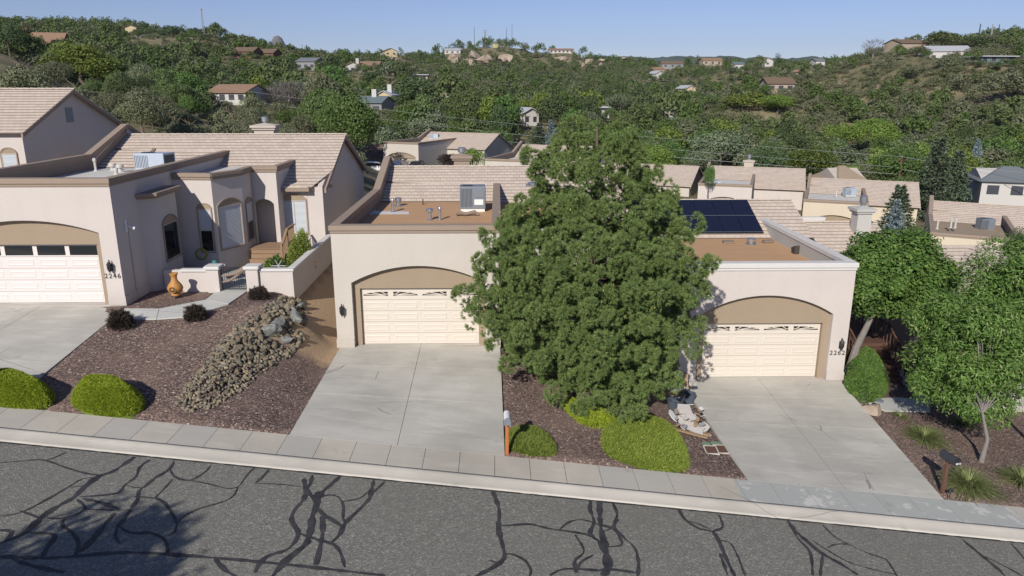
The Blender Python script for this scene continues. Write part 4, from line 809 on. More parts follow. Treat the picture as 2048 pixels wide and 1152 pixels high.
# ------------------------------------------------------------------ second row of houses, lower down the slope
def back_house(label, x, y, Yf, rz=0, Wm=13.0, **k):
    p = atY(x, y, Yf); kk = dict(name='house', zbase=-6, group=None); kk.update(k)
    h = unit_house(label, p.x, Yf, p.z - 5.03, Wm=Wm, rz=R(rz), **kk); HOUSES.append((p.x + Wm / 2, Yf + 10, max(Wm, 20) / 2 + 1)); return h
HOUSES = []
h1 = back_house('pale stucco house with arched garage beyond the middle ridge, white cars before it', 766, 283, 122, -25, 13.6, roofm='roof_pale', col_=dict(infill='stucco_tan'))
h2 = back_house('stucco house whose flat roof corner shows just left of the pine top', 970, 317, 98, -20, 12, roofm='roof_pale')
p = atY(1395, 333, 108); h3 = unit_house('tiled gable house right of the pine, behind the solar panels', p.x - 13 * .906 - 14.9 * .4226, 108 + 13 * .4226 - 14.9 * .906, p.z - 5.75, Wm=13, rz=R(-25), zbase=-6, right_par=False); HOUSES.append((p.x - 6, 103, 11))
h4 = back_house('house with pale flat roof and stubby chimney, centre of the back row', 1397, 366, 94, -20, 13.0, roofm='roof_pale', col_=dict(wall='stucco_pink'))
chimney(h4, 5.6, 15.6, 4, 6.4, 1.3, .8, 'stucco_pale', .8, .3)
h5 = back_house('yellowish house with arched garage behind the grey square chimney', 1608, 398, 82, -24, 12.4, roofm='roof_pale', col_=dict(wall='stucco_yellow', infill='stucco_tan', door='door_cream'))
h6 = back_house('cream house with tan flat roof and bulky grey air conditioner at the right', 1862, 464, 62, -29, 16, roofm='stucco_tan', col_=dict(wall='stucco_yellow'))
for h, x, y, Y, w, hh, lab in ((0, 868, 278, 133, 1.6, .9, 'green grey rooftop unit on the house with white cars'), (0, 1698, 392, 89, 1.3, 1.0, 'blue black rooftop unit on the yellowish back house'), (0, 1968, 463, 67.5, 1.25, 1.25, 'bulky grey rooftop air conditioner on the cream house at the right'), (0, 1433, 369, 99, .9, .5, 'little blue vent box on the pale flat roof in the back row')):
    q = atY(x, y, Y); ac_unit(lab, q, w, w * .8, hh, 'ac_grey' if Y < 80 else 'ac_light', base=.1)
for x, y, Y, lab in ((1874, 458, 65, 'leftmost small pipe on the tan flat roof at the right'), (1901, 456, 66, 'middle pipe on the tan flat roof at the right'), (1910, 456, 66, 'pipe nearest the dome vent on the tan flat roof at the right'), (1672, 395, 88, 'short white vent on the yellowish back house roof')):
    vent_pipe('roof_vent', lab, atY(x, y, Y), .7, .08, .14, 'wall_white')

# ------------------------------------------------------------------ houses far up the hills
HH = []
def cottage(label, x, yb, r, wpx, wall, roof, h=2.8, dep=8, rot=0, pitch=.35, style='gable', chim=0, storeys=1, win=3):
    HH.append((x, yb, r, wpx)); p = atR(x, yb, r); W = wpx * r / FPX; H = h * storeys; root = empty('hillside_house', p, -math.atan2(p.x, p.y) * .0 + R(rot), label, 'house')
    HOUSES.append((p.x, p.y + dep / 2, max(W, dep) / 2 + 1)); m = MB(); m.box(-W / 2, W / 2, 0, dep, -2, H)
    rh_ = min(dep, W if style == 'front' else dep) / 2 * pitch
    if style == 'front': m.prism([(-W / 2, H + .001), (W / 2, H + .001), (0, H + W / 2 * pitch)], 'y', .01, dep - .01)
    elif style != 'flat': m.prism([(0.01, H + .001), (dep - .01, H + .001), (dep / 2, H + rh_)], 'x', -W / 2 + .01, W / 2 - .01)
    m.build('wall', wall, root); q = MB(); o = .5; t = .18
    if style == 'gable':
        for s, e in ((-o, dep / 2), (dep + o, dep / 2)): q.prism([(s, H - o * pitch), (e, H + rh_), (e, H + rh_ + t), (s, H - o * pitch + t)], 'x', -W / 2 - .4, W / 2 + .4)
    elif style == 'front':
        for s in (-1, 1): q.prism([(s * (W / 2 + o), H - o * pitch), (0, H + W / 2 * pitch), (0, H + W / 2 * pitch + t), (s * (W / 2 + o), H - o * pitch + t)], 'y', -o, dep + o)
    elif style == 'hip':
        A = [(-W / 2 - o, -o, H), (W / 2 + o, -o, H), (W / 2 + o, dep + o, H), (-W / 2 - o, dep + o, H)]; k = min(dep, W) / 2 * .8; B_ = [(-W / 2 + k, dep / 2, H + rh_ + .3), (W / 2 - k, dep / 2, H + rh_ + .3)]
        q.quad(A[0], A[1], B_[1], B_[0]); q.quad(A[1], A[2], B_[1]); q.quad(A[2], A[3], B_[0], B_[1]); q.quad(A[3], A[0], B_[0]); q.quad(*A[::-1])
    else: q.box(-W / 2 - o, W / 2 + o, -o * 2, dep + o, H, H + .3)
    ro = q.build('roof', roof, root)
    for i in range(win * storeys):
        s_, k = divmod(i, win); g = MB(); xx = -W / 2 + W * (k + .5) / win; ww = min(W * .22 / max(1, win / 3), 1.4); g.box(xx - ww / 2, xx + ww / 2, -.03, -.001, s_ * h + .9, s_ * h + 2.1); g.build('window', 'dark_grille', root)
    if chim: g = MB(); g.box(chim * W - .6, chim * W + .6, dep * .4, dep * .4 + 1.2, H, H + rh_ + 1.8); g.build('chimney', 'wall_white' if chim > 0 else 'wall_brick', ro)
    return root
for a in COTS: cottage(*a)
for i, (x, w) in enumerate(((992, 16), (1008, 12))):
    p = atR(x, 97, 640); t_ = empty('water_tank', p, 0, 'khaki water tank on the centre skyline, ' + ('wider left one' if i == 0 else 'narrower right one'), 'water tank'); r_ = w * 640 / FPX / 2
    m = MB(); m.lathe([(r_, -6), (r_, 3.6)], (0, 0, 0), 24); m.build('tank_wall', 'tank_tan', t_); m = MB(); m.lathe([(r_ + .1, 3.61), (r_ * .5, 4.1), (.2, 4.3)], (0, 0, 0), 24); m.build('roof', 'tank_tan', t_)
def mast(label, x, yt, yb, r, w=.5, lat=True, arms=()):
    b = atR(x, yb, r); t0 = atR(x, yt, r); H = t0.z - b.z; t_ = empty('antenna_mast', b, 0, label, 'antenna'); m = MB()
    if lat:
        for i in range(3):
            a = i * 2.094; m.tube([(w * math.cos(a), w * math.sin(a), -3), (w * .35 * math.cos(a), w * .35 * math.sin(a), H * .97)], .09 * r / 400, 5)
        n = 14
        for k in range(n):
            z0_, z1_ = H * .95 * k / n, H * .95 * (k + 1) / n; s0, s1 = w * (1 - .65 * k / n), w * (1 - .65 * (k + 1) / n)
            for i in range(3): a, b2 = i * 2.094, (i + 1) * 2.094; m.bar((s0 * math.cos(a), s0 * math.sin(a), z0_), (s1 * math.cos(b2), s1 * math.sin(b2), z1_), .07 * r / 400)
    else: m.tube([(0, 0, -3), (0, 0, H)], [w, w * .5], 6)
    m.build('mast', 'insulator' if lat else 'dark_trim', t_)
    for z, aw in arms: m = MB(); m.bar((-aw, 0, H * z), (aw, 0, H * z), .25, .5); m.bar((0, -aw, H * z), (0, aw, H * z), .25, .5); m.build('antenna_arm', 'insulator', t_)
for a in (('tall dark lattice antenna on the left ridge', 408, 15, 74, 400, .7, True, ((.93, .9),)), ('short thin pole on the left ridge right of the tall antenna', 501, 68, 95, 380, .16, False),
          ('antenna mast with platforms on the centre skyline', 970, 60, 95, 640, 1.0, True, ((.98, 2.2), (.72, 2.6), (.86, 1.8))), ('thin bare mast left of the platform mast', 949, 53, 95, 640, .28, False), ('thin mast just right of the water tanks, taller one', 1024, 48, 92, 640, .25, False), ('thin mast over the water tanks, shorter one', 1013, 55, 92, 640, .28, False),
          ('leftmost dark pole of the three on the right ridge', 1956, 48, 82, 360, .35, False), ('middle lattice pole of the three on the right ridge', 1981, 47, 80, 360, .4, True), ('rightmost dark pole of the three on the right ridge', 1994, 49, 82, 360, .3, False), ('whip antenna on the roof of the beige ridge house', 1828, 72, 96, 355, .12, False, ((.8, .6),)), ('white utility mast in front of the grey modern house', 606, 88, 118, 330, .14, False)):
    mast(*a)
def upole(label, x, yt, yb, r, m='rust_wood', trans=False, arm=True):
    b = atR(x, yb, r); H = atR(x, yt, r).z - b.z; t_ = empty('utility_pole', b, 0, label, 'utility pole'); q = MB(); q.tube([(0, 0, -4), (0, 0, H)], [.17, .12], 8); q.build('pole', m, t_)
    if arm: q = MB(); q.bar((-1.1, 0, H - .5), (1.1, 0, H - .5), .12); q.build('crossarm', m, t_)
    if trans: q = MB(); q.lathe([(.05, H - 2.3), (.35, H - 2.25), (.35, H - 1.2), (.1, H - 1.1)], (.5, 0, 0), 12); q.build('transformer', 'wall_white', t_)
    return Vector((b.x, b.y, b.z + H))
P1 = upole('tall rust brown utility pole behind the right tile roofs', 1796, 313, 372, 125)
P2 = upole('utility pole with white transformer above the pine top at right', 1337, 222, 262, 190, 'wall_beige', True); P3 = upole('utility pole with white transformer in the woods above the middle house', 893, 184, 222, 200, 'wall_beige', True)
upole('brown utility pole beside the white house left of the pine top', 1051, 228, 262, 165, 'rust_wood'); upole('brown pole on the slope below the grey barn', 1385, 155, 190, 350, 'rust_wood', False)
upole('thin dark pole standing left of the tall rust brown pole', 1805, 322, 372, 135, 'grey_wood', False, False)
P0 = atR(-60, 96, 260)
def wire(label, a, b, sag, r=.022):
    m = MB(); m.tube([a.lerp(b, i / 24) - Vector((0, 0, sag * 4 * (i / 24) * (1 - i / 24))) for i in range(25)], r, 5, False); tag(m.build('power_line', 'cable'), label, 'power line', 'overhead power lines across the valley')
for i, (z0_, z1_, r_, lab) in enumerate(((2.0, 0, .02, 'topmost power line strung across the valley to the rust brown pole'), (-.5, -1.6, .02, 'second power line strung across the valley to the rust brown pole'), (-3.2, -2.6, .03, 'thick lowest cable strung across the valley to the rust brown pole'))):
    wire(lab, P0 + Vector((0, 0, z0_)), P1 + Vector((0, 0, z1_)), 3.5, r_)
for i, (z, lab) in enumerate(((0, 'upper wire leaving the frame right of the rust brown pole'), (-1.8, 'lower wire leaving the frame right of the rust brown pole'))):
    wire(lab, P1 + Vector((0, 0, z)), atR(2400, 352, 110) + Vector((0, 0, z)), 1.0, .03)

# cars in front of the far garage
def car(label, p, rz, m='car_white'):
    t_ = empty('parked_car', p, rz, label, 'car'); q = MB()
    q.prism([(-2.3, .35), (2.25, .35), (2.3, .75), (1.9, .95), (1.0, 1.02), (.45, 1.50), (-1.5, 1.55), (-2.2, 1.05), (-2.35, .8)], 'y', -.88, .88); q.build('body', m, t_, bevel=.08)
    g = MB(); g.prism([(.92, 1.04), (.42, 1.45), (-1.4, 1.49), (-1.95, 1.06)], 'y', -.895, .895); g.build('side_window', 'glass', t_); g = MB(); g.quad((1.03, -.75, 1.04), (1.03, .75, 1.04), (.47, .7, 1.515), (.47, -.7, 1.515)); g.build('windscreen', 'glass', t_)
    for x in (-1.45, 1.45):
        for y in (-.86, .86):
            w = MB(); w.lathe([(.2, -.11), (.34, -.10), (.34, .10), (.2, .11)], (0, 0, 0), 16); wo_ = w.build('wheel', 'tyre', t_, (x, y, .34)); wo_.rotation_euler[0] = math.pi / 2
            w = MB(); w.lathe([(.19, -.12), (.19, .12)], (0, 0, 0), 12); w.build('rim', 'galvanised', wo_)
    return t_
cz = atY(752, 345, 108); car('white car parked on the lane left of the middle firewall', Vector((cz.x, cz.y, cz.z)), R(12))
cz = atY(797, 340, 118); car('white car by the far garage, its roof just above the middle ridge', cz, R(80)); cz = atY(836, 341, 118); car('dark car by the far garage right of the white one', cz, R(85), 'black_metal')

# ------------------------------------------------------------------ trees and plants
def blobs_crown(seed, n, nb=16, rz=1.0, zc=1.15, leaf=.07, flat=.0, open_=.0, lw=.55, shell=.72):
    """leaf cards over a cluster of overlapping clumps; crown of radius about 1 centred at height zc"""
    r = np.random.default_rng(seed); d = unit(r.normal(size=(nb, 3))); d[:, 2] = np.abs(d[:, 2]) * 1.05 - .5 + flat; rad = r.uniform(.28, .46, nb)
    c = d * (shell - open_ * .0) * r.uniform(.75, 1.1, (nb, 1)) * np.array([1, 1, rz]); c = np.vstack([c, [[0, 0, 0]]]); rad = np.append(rad, .55)
    k = r.integers(0, nb + 1, n * 2); w = rad[k] ** 2; k = k[r.random(n * 2) < w / w.max()][:n]; m = len(k)
    nd = unit(r.normal(size=(m, 3)) + np.array([0, 0, .35])); R_ = rad[k][:, None] * r.uniform(.78, 1.08, (m, 1)) * (1 + .18 * vnoise(nd * 3 + k[:, None], 1.3, seed))[:, None]
    C = c[k] + nd * R_ * np.array([1, 1, .85]); N = unit(nd + .75 * r.normal(size=(m, 3)) * .8 + np.array([0, 0, .25]))
    C[:, 2] += zc; L = leaf * r.uniform(.7, 1.4, m); return cards(C, N, L, L * lw, 0, r)
def cone_crown(seed, n, layers=16, leaf=.09, H=2.6, rbase=.85, droop=.25, z0=.12):
    r = np.random.default_rng(seed); C = []; D = []
    for i in range(layers):
        f = i / layers; z = z0 + (H - z0) * f; R_ = rbase * (1 - f) ** .85 + .03; nb = max(4, int(11 * (1 - f * .6)))
        for j in range(nb):
            a = 2 * math.pi * (j + r.random()) / nb; rr_ = R_ * r.uniform(.75, 1.15); m = max(4, int(n / layers / nb * (1 - f * .5)))
            s = r.random(m) ** .6; x = s * rr_; lat = (r.random(m) - .5) * .34 * (1.1 - s) * (R_ + .2); zz = z - droop * x * s + .10 * s + r.normal(size=m) * .02
            C.append(np.stack([x * math.cos(a) - lat * math.sin(a), x * math.sin(a) + lat * math.cos(a), zz], 1)); D.append(np.tile([math.cos(a), math.sin(a), .15], (m, 1)))
    C = np.vstack(C); D = unit(np.vstack(D) + .55 * r.normal(size=(len(C), 3))); L = leaf * r.uniform(.7, 1.3, len(C))
    side = unit(np.cross(D, np.tile([0, 0, 1.], (len(C), 1)))); side = unit(side + .5 * r.normal(size=side.shape)) * (L * .28)[:, None]
    return np.stack([C - side, C + side, C + side * .4 + D * L[:, None], C - side * .4 + D * L[:, None]], 1).reshape(-1, 3), np.arange(4 * len(C)).reshape(-1, 4)
def twig_crown(seed, n=500):
    r = np.random.default_rng(seed); a = r.uniform(0, 2 * math.pi, n); zz = r.uniform(.5, 1.9, n); rr_ = np.sqrt(r.random(n)) * (1 - ((zz - 1.2) / .9) ** 2).clip(.1) ** .5
    C = np.stack([rr_ * np.cos(a), rr_ * np.sin(a), zz], 1); D = unit(C - np.array([0, 0, .2]) + .3 * r.normal(size=C.shape)); L = r.uniform(.15, .4, n)
    side = unit(np.cross(D, r.normal(size=D.shape))) * .012; return np.stack([C - side, C + side, C + side * .3 + D * L[:, None], C - side * .3 + D * L[:, None]], 1).reshape(-1, 3), np.arange(4 * n).reshape(-1, 4)
def trunk_mb(h, r0, seed=0, limbs=5, spread=.6, base=0):
    rr_ = random.Random(seed); m = MB(); p = [Vector((0, 0, base - .3))]; z = 0
    for i in range(5): z += h / 5; p.append(Vector((rr_.uniform(-1, 1) * r0 * .8, rr_.uniform(-1, 1) * r0 * .8, z)))
    m.tube(p, [r0 * 1.25] + [r0 * (1 - .13 * i) for i in range(1, 6)], 8)
    for i in range(limbs):
        a = i * 2.4 + rr_.uniform(-.4, .4); s = p[3].lerp(p[5], rr_.random()); L = spread * rr_.uniform(.7, 1.1); e = s + Vector((math.cos(a) * L, math.sin(a) * L, L * .8))
        m.tube([s, s.lerp(e, .5) + Vector((0, 0, -.06 * L)), e], [r0 * .45, r0 * .3, r0 * .12], 6)
    return m
LIB = {}
def lib(kind, lod):
    if (kind, lod) in LIB: return LIB[(kind, lod)]
    out = []; S = {'hi': (7000, .075), 'mid': (2200, .12), 'far': (340, .25)}[lod]; mt = {'oak': 'leaf_a', 'green': 'leaf_b', 'juniper': 'leaf_c', 'dark': 'leaf_d', 'bright': 'leaf_e', 'spruce': 'leaf_spruce', 'blue': 'leaf_blue', 'silver': 'leaf_silver', 'shrub': 'leaf_c', 'bare': 'leaf_grey', 'barb': 'leaf_barb', 'plum': 'leaf_plum', 'yellow': 'leaf_yellow', 'poplar': 'leaf_d'}[kind]
    for v in range({'hi': 3, 'mid': 3, 'far': 2}[lod]):
        sd_ = abs(hash_s(kind)) % 1000 + v * 17 + len(lod)
        if kind in ('spruce', 'blue'): g = cone_crown(sd_, int(S[0] * 1.1), 18, S[1] * 1.35)
        elif kind == 'bare': g = twig_crown(sd_, int(S[0] * .22))
        elif kind == 'poplar': g = blobs_crown(sd_, S[0], 18, 1.9, 2.0, S[1])
        elif kind == 'shrub': g = blobs_crown(sd_, S[0] // 2, 9, .55, .45, S[1] * 1.2)
        elif kind in ('juniper', 'dark'): g = blobs_crown(sd_, S[0], 20, .95, 1.0, S[1], lw=.45)
        else: g = blobs_crown(sd_, S[0], 18, 1.0, 1.2, S[1])
        out.append((g, mt))
    LIB[(kind, lod)] = out; return out
def hash_s(s): return sum(ord(c) * (i + 3) for i, c in enumerate(s))
MES = {}
def plant_tree(kind, lod, p, s, label, group, var=None, sz=1.0, name=None, trunk=True, cat='tree'):
    L = lib(kind, lod); v = (var if var is not None else random.randrange(len(L))) % len(L); key = (kind, lod, v)
    if key not in MES:
        (V, F), mt = L[v]; me = npmesh('crown', V, F); me.materials.append(MATS[mt]); tm = trunk_mb(1.1 if kind not in ('spruce', 'blue') else 2.3, .07, v, 5 if kind not in ('spruce', 'blue') else 0, .42, -1.5); b = bpy.data.meshes.new('trunk'); b.from_pydata(tm.v, [], tm.f); b.update(); b.materials.append(MATS['bark_grey' if kind in ('bare', 'silver') else 'bark']); MES[key] = (me, b)
    me, b = MES[key]; name = name or {'spruce': 'spruce_tree', 'blue': 'spruce_tree', 'shrub': 'shrub', 'juniper': 'juniper_tree', 'poplar': 'poplar_tree', 'plum': 'plum_tree', 'bare': 'bare_tree'}.get(kind, 'leafy_tree')
    rz = random.uniform(0, 6.28); sc = (s, s, s * sz)
    if not trunk:
        o = bpy.data.objects.new(name, me); col.objects.link(o); o.location = p; o.rotation_euler[2] = rz; o.scale = sc; return tag(o, label, cat, group)
    t_ = empty(name, p, rz, label, cat, group); t_.scale = sc
    for nm, d in (('crown', me), ('trunk', b)): o = bpy.data.objects.new(nm, d); col.objects.link(o); o.parent = t_
    return t_
TOPH = {'spruce': 2.6, 'blue': 2.6, 'poplar': 4.1, 'shrub': .95, 'bare': 2.1, 'juniper': 1.95, 'dark': 1.95}
TAKEN = []
def landmark(kind, x, yt, r, hw, label, z=None, lod=None, cat='tree', name=None):
    """x: photo column, yt: row of the top, r: distance, hw: half width in photo pixels"""
    g = atR(x, yt, r); zg = G(g.x, g.y) if z is None else z; H = g.z - zg; s = hw * r / FPX; th = TOPH.get(kind, 2.2); s_ = max(s, .2); sz = max(.5, min(2.6, H / (th * s_)))
    zz = g.z - th * s_ * sz; TAKEN.append((g.x, g.y, s * 1.0)); HH.append((x, yt + min(hw, 60) * 1.25, r, hw * 1.9)); return plant_tree(kind, lod or ('hi' if r < 230 else 'mid'), Vector((g.x, g.y, zz)), s_, label, None, sz=sz, cat=cat, name=name)
for a in (('dark', 6, 28, 150, 26, 'dark pine cut by the left frame edge on the skyline'), ('bright', 150, 66, 150, 58, 'large bright green tree standing out on the left hillside'), ('green', 205, 88, 165, 42, 'darker green tree directly right of the large bright left one'), ('juniper', 100, 112, 120, 34, 'rounded olive tree below the orange roofed left house'),
 ('shrub', 40, 132, 95, 44, 'broad yellow green shrub on the grassy knoll at the left edge'), ('spruce', 153, 48, 420, 7, 'narrow spiky conifer on the left skyline, taller of the pair'), ('spruce', 128, 55, 420, 6, 'narrow spiky conifer on the left skyline, shorter of the pair'), ('dark', 340, 44, 410, 22, 'dark rounded skyline tree left of the tall lattice antenna'), ('dark', 300, 52, 405, 18, 'dark skyline tree right behind the yellow house'),
 ('bare', 575, 162, 200, 34, 'dead grey thicket tree left of the blue green roofed house'), ('bare', 545, 175, 190, 26, 'second dead grey tree left in the same thicket'), ('dark', 835, 138, 230, 48, 'dark broad pine above the blue green roofed house'), ('poplar', 745, 126, 300, 24, 'tall dark green tree behind the long tan roofed house'), ('green', 660, 118, 280, 34, 'deep green round tree right of the grey modern house'), ('green', 690, 88, 400, 18, 'round skyline tree above the cream chimney house'),
 ('bright', 945, 286, 118, 26, 'fresh green shrubby tree beside the back house left of the pine'), ('plum', 900, 300, 116, 30, 'dark purple plum tree in front of the far house bays'), ('plum', 1050, 318, 95, 18, 'dark purple plum tip over the middle ridge near the pine'), ('blue', 1102, 240, 130, 26, 'silver blue conifer behind the left flank of the pine'), ('spruce', 1078, 246, 150, 30, 'green grey conifer left of the silver blue one'), ('spruce', 1030, 268, 140, 26, 'conifer behind the stucco house left of the pine'),
 ('poplar', 1180, 150, 260, 20, 'leftmost of the tall dark poplars above the pine'), ('poplar', 1212, 142, 265, 22, 'second tall dark poplar above the pine'), ('poplar', 1285, 138, 262, 26, 'third tall dark poplar, right of the pale cone tree'), ('poplar', 1318, 152, 255, 22, 'rightmost of the tall dark poplars above the pine'), ('silver', 1243, 178, 215, 30, 'pale grey green cone shaped tree between the dark poplars'),
 ('silver', 1447, 246, 140, 60, 'huge pale silvery round tree behind the back row'), ('silver', 1405, 285, 132, 34, 'lower silvery tree leaning left of the huge round one'), ('yellow', 1630, 276, 128, 52, 'dark tree speckled with yellow seed heads behind the back row'), ('bright', 1500, 172, 230, 46, 'glowing yellow green tree in the upper right valley'), ('bright', 1560, 180, 225, 34, 'yellow green tree right of the glowing one'), ('oak', 1420, 183, 240, 24, 'dull olive round tree left of the glowing yellow green one'),
 ('spruce', 1882, 276, 110, 52, 'large grey green spruce above the right tile roof'), ('spruce', 1920, 300, 118, 40, 'second grey green spruce behind the large right one'), ('spruce', 1803, 370, 74, 52, 'dusky blue green spruce between two right back houses'), ('blue', 1796, 400, 68, 36, 'powder blue spruce in front of the dusky one'), ('plum', 1545, 398, 80, 16, 'dark purple shrub before the centre back house'),
 ('dark', 2044, 432, 46, 26, 'dark green conifer cut by the right frame edge'), ('bare', 1750, 78, 350, 20, 'bare branched tree alone on the right skyline'), ('oak', 1888, 56, 350, 32, 'tall spreading tree highest on the right ridge'), ('dark', 1955, 66, 345, 26, 'dark conifer beneath the three ridge poles'), ('juniper', 1838, 88, 330, 22, 'round tree hiding the beige ridge house'), ('juniper', 1895, 108, 300, 26, 'round tree in front of the long white ridge house'), ('juniper', 1838, 124, 300, 26, 'round juniper below the beige ridge house'),
 ('bright', 1750, 220, 190, 44, 'bright green tree at the foot of the bare right slope'), ('bright', 1690, 232, 185, 40, 'bright green tree left in the row below the bare slope'), ('blue', 1958, 278, 150, 20, 'small blue conifer far right beneath the slope'), ('juniper', 2020, 130, 260, 46, 'wide round tree on the right edge of the hillside'), ('bright', 1760, 118, 380, 12, 'small lime tree under the bare skyline tree'), ('oak', 960, 170, 300, 60, 'broad light olive tree right of the white shed house'), ('green', 1420, 318, 96, 12, 'scraggly young tree before the pale flat roof')):
    landmark(*a)
# trees that half hide the hill houses
hr2 = random.Random(17)
for c_ in COTS:
    if c_[3] < 200 or c_[3] > 500: continue
    for k in range(3):
        x_ = c_[1] + c_[4] * (-.62, .1, .6)[k] + hr2.uniform(-4, 4); r2 = c_[3] - 9 - 3 * k; p_ = atR(x_, c_[2] + 2, r2); kd = hr2.choice(['juniper', 'oak', 'green', 'dark']); s_ = hr2.uniform(1.5, 2.3) * (1 + max(0, c_[3] - 300) / 500); side_ = ('left', 'front', 'right')[k]
        p_.z = G(p_.x, p_.y) - .4; p_.z = max(p_.z, atR(x_, c_[2] + 9, r2).z); TAKEN.append((p_.x, p_.y, s_)); short = ' '.join(c_[0].split()[:5])
        plant_tree(kd, 'mid', p_, s_ * (.75 if k == 1 else 1), {'juniper': 'grey green juniper', 'oak': 'dull green tree', 'green': 'leafy green tree', 'dark': 'dark evergreen'}[kd] + {'left': ' at the left end of the ', 'front': ' right in front of the ', 'right': ' at the right end of the '}[side_] + short, None, trunk=False)
# the wooded valley and hills
KL = {'oak': 'rounded dull green tree', 'green': 'leafy green tree', 'juniper': 'grey green juniper', 'dark': 'dark evergreen', 'bright': 'yellow green tree', 'shrub': 'low grey green shrub', 'bare': 'leafless grey tree', 'silver': 'silvery green tree', 'poplar': 'tall dark poplar', 'spruce': 'grey green spruce'}
r_ = random.Random(42); n_ind = 0; FARV = {}; cand = []
def clear(X, Y, rad):
    for hx, hy, hr in HOUSES:
        if (X - hx) ** 2 + (Y - hy) ** 2 < (hr + rad) ** 2: return False
    for hx, hy, hr in TAKEN:
        if (X - hx) ** 2 + (Y - hy) ** 2 < (hr * .8 + rad * .5) ** 2: return False
    return True
rad = 72.0
while rad < 900:
    sp = 4.3 + rad * (.010 if rad < 330 else .0085); n = int(1.34 * rad / sp)
    for i in range(n):
        a = -.66 + 1.34 * (i + r_.random() * .9) / n; rr2 = rad * r_.uniform(.985, 1.03); X, Y = rr2 * math.sin(a), rr2 * math.cos(a)
        if Y < 66: continue
        z = G(X, Y); px_, py_ = proj(X, Y, z)
        if px_ < -120 or px_ > 2180: continue
        hill = rad > 300 or px_ < 520; right = px_ > 1380 and 150 < rad < 420
        dn_ = float(vnoise([[X, Y, 0]], .025, 2)[0]); 
        if px_ < 105 and rad < 160: continue
        if (720 < px_ < 1110 and rad < 132) or (px_ >= 1110 and rad < 116): continue
        if rad < 105 and px_ < 700: kind = r_.choice(['shrub', 'shrub', 'juniper']); s = r_.uniform(1.2, 2.4)
        elif rad < 125 and 1000 < px_: 
            if r_.random() < .45: continue
            kind = r_.choice(['green', 'oak', 'juniper']); s = r_.uniform(1.8, 3)
        elif right and rad > 190:
            if px_ > 1640 and dn_ > .42 and r_.random() < .8: continue
            kind = r_.choice(['shrub', 'shrub', 'juniper', 'juniper', 'oak', 'green', 'oak']); s = r_.uniform(1.5, 3.4)
        elif hill: kind = r_.choice(['juniper', 'juniper', 'oak', 'dark', 'shrub', 'oak', 'green', 'oak'] if r_.random() < .8 else ['dark', 'green', 'poplar']); s = r_.uniform(1.8, 3.6) * (1 + max(0, rad - 300) * .0007)
        else: kind = r_.choice(['green', 'green', 'oak', 'dark', 'bright', 'silver', 'poplar', 'oak', 'green', 'oak', 'juniper']); s = r_.uniform(2.4, 4.4)
        if kind == 'poplar': s *= .62
        if 700 < rad and abs(px_ - 1050) > 400 and r_.random() < .3: continue
        if not clear(X, Y, s): continue
        # keep low in front of houses on the hills
        ok = True
        for o in (p0_ for p0_ in HH if p0_[2] > rad + 2 and p0_[2] < rad + 90):
            pt = proj(X, Y, z + s * TOPH.get(kind, 2.2) * .9)
            if abs(px_ - o[0]) < o[3] / 2 + s * FPX / rad * .4 and pt[1] < o[1] - 3: ok = False; break
        if not ok: s *= .45; kind = 'shrub'
        cand.append((rad, kind, X, Y, z, s, px_))
    rad += sp * .78
zone = lambda px_, rd: ('on the left hillside' if px_ < 560 else 'in the middle woods' if px_ < 1320 else 'on the right slopes') + (' near the back roofs' if rd < 150 else '')
REFS = [(80, 95, 'orange roofed left house'), (263, 65, 'small yellow ridge house'), (408, 50, 'tall lattice antenna'), (505, 105, 'pair of brick houses'), (612, 130, 'grey modern house'), (706, 140, 'cream white chimney house'), (560, 195, 'dead grey thicket'), (455, 200, 'pumpkin tan roofed house'), (738, 212, 'blue green roofed house'),
 (842, 160, 'flat white roofed shed'), (893, 205, 'transformer pole in the woods'), (150, 110, 'large bright green left tree'), (850, 270, 'far garage with white cars'), (1243, 205, 'pale cone shaped tree'), (1337, 240, 'transformer pole above the pine'), (1447, 285, 'huge silvery round tree'), (1500, 195, 'glowing yellow green tree'),
 (1630, 320, 'yellow speckled dark tree'), (1796, 340, 'rust brown utility pole'), (1882, 330, 'large grey green spruce'), (1750, 245, 'bright tree below the slope'), (1561, 178, 'dark brown ranch house'), (1828, 95, 'beige ridge house'), (2030, 370, 'grey shingled house'), (445, 240, 'long left house chimney'), (260, 230, 'left party wall peak'), (690, 262, 'left house gable peak'), (90, 178, 'leftmost tile ridge'), (1497, 340, 'back row stubby chimney'), (1062, 240, 'white house in trees'), (970, 100, 'platform antenna mast')]
def tree_label(kind, s, X, Y, z):
    x, y = proj(X, Y, z + s); rx, ry, nm = min(REFS, key=lambda q: (q[0] - x) ** 2 + ((q[1] - y) * 1.6) ** 2); dx, dy = x - rx, y - ry; d = math.hypot(dx, dy)
    rel = ('right of' if dx > 0 else 'left of') if abs(dx) > abs(dy) * 2.2 else ('below' if dy > 0 else 'above') if abs(dy) > abs(dx) * 2.2 else (('below and ' if dy > 0 else 'above and ') + ('right of' if dx > 0 else 'left of'))
    how = 'touching' if d < 22 else 'just' if d < 50 else 'somewhat' if d < 95 else 'well'; big = 'small ' if s < 2.0 else 'mid sized ' if s < 3.0 else 'big '
    lab = big + KL[kind] + ' ' + (how + ' ' if how != 'touching' else 'close ') + rel.replace('and ', '') + ' the ' + nm; return lab, KL[kind] + 's of the wooded valley'
NIND = 285; cand.sort(); VV = {}; far_n = 0
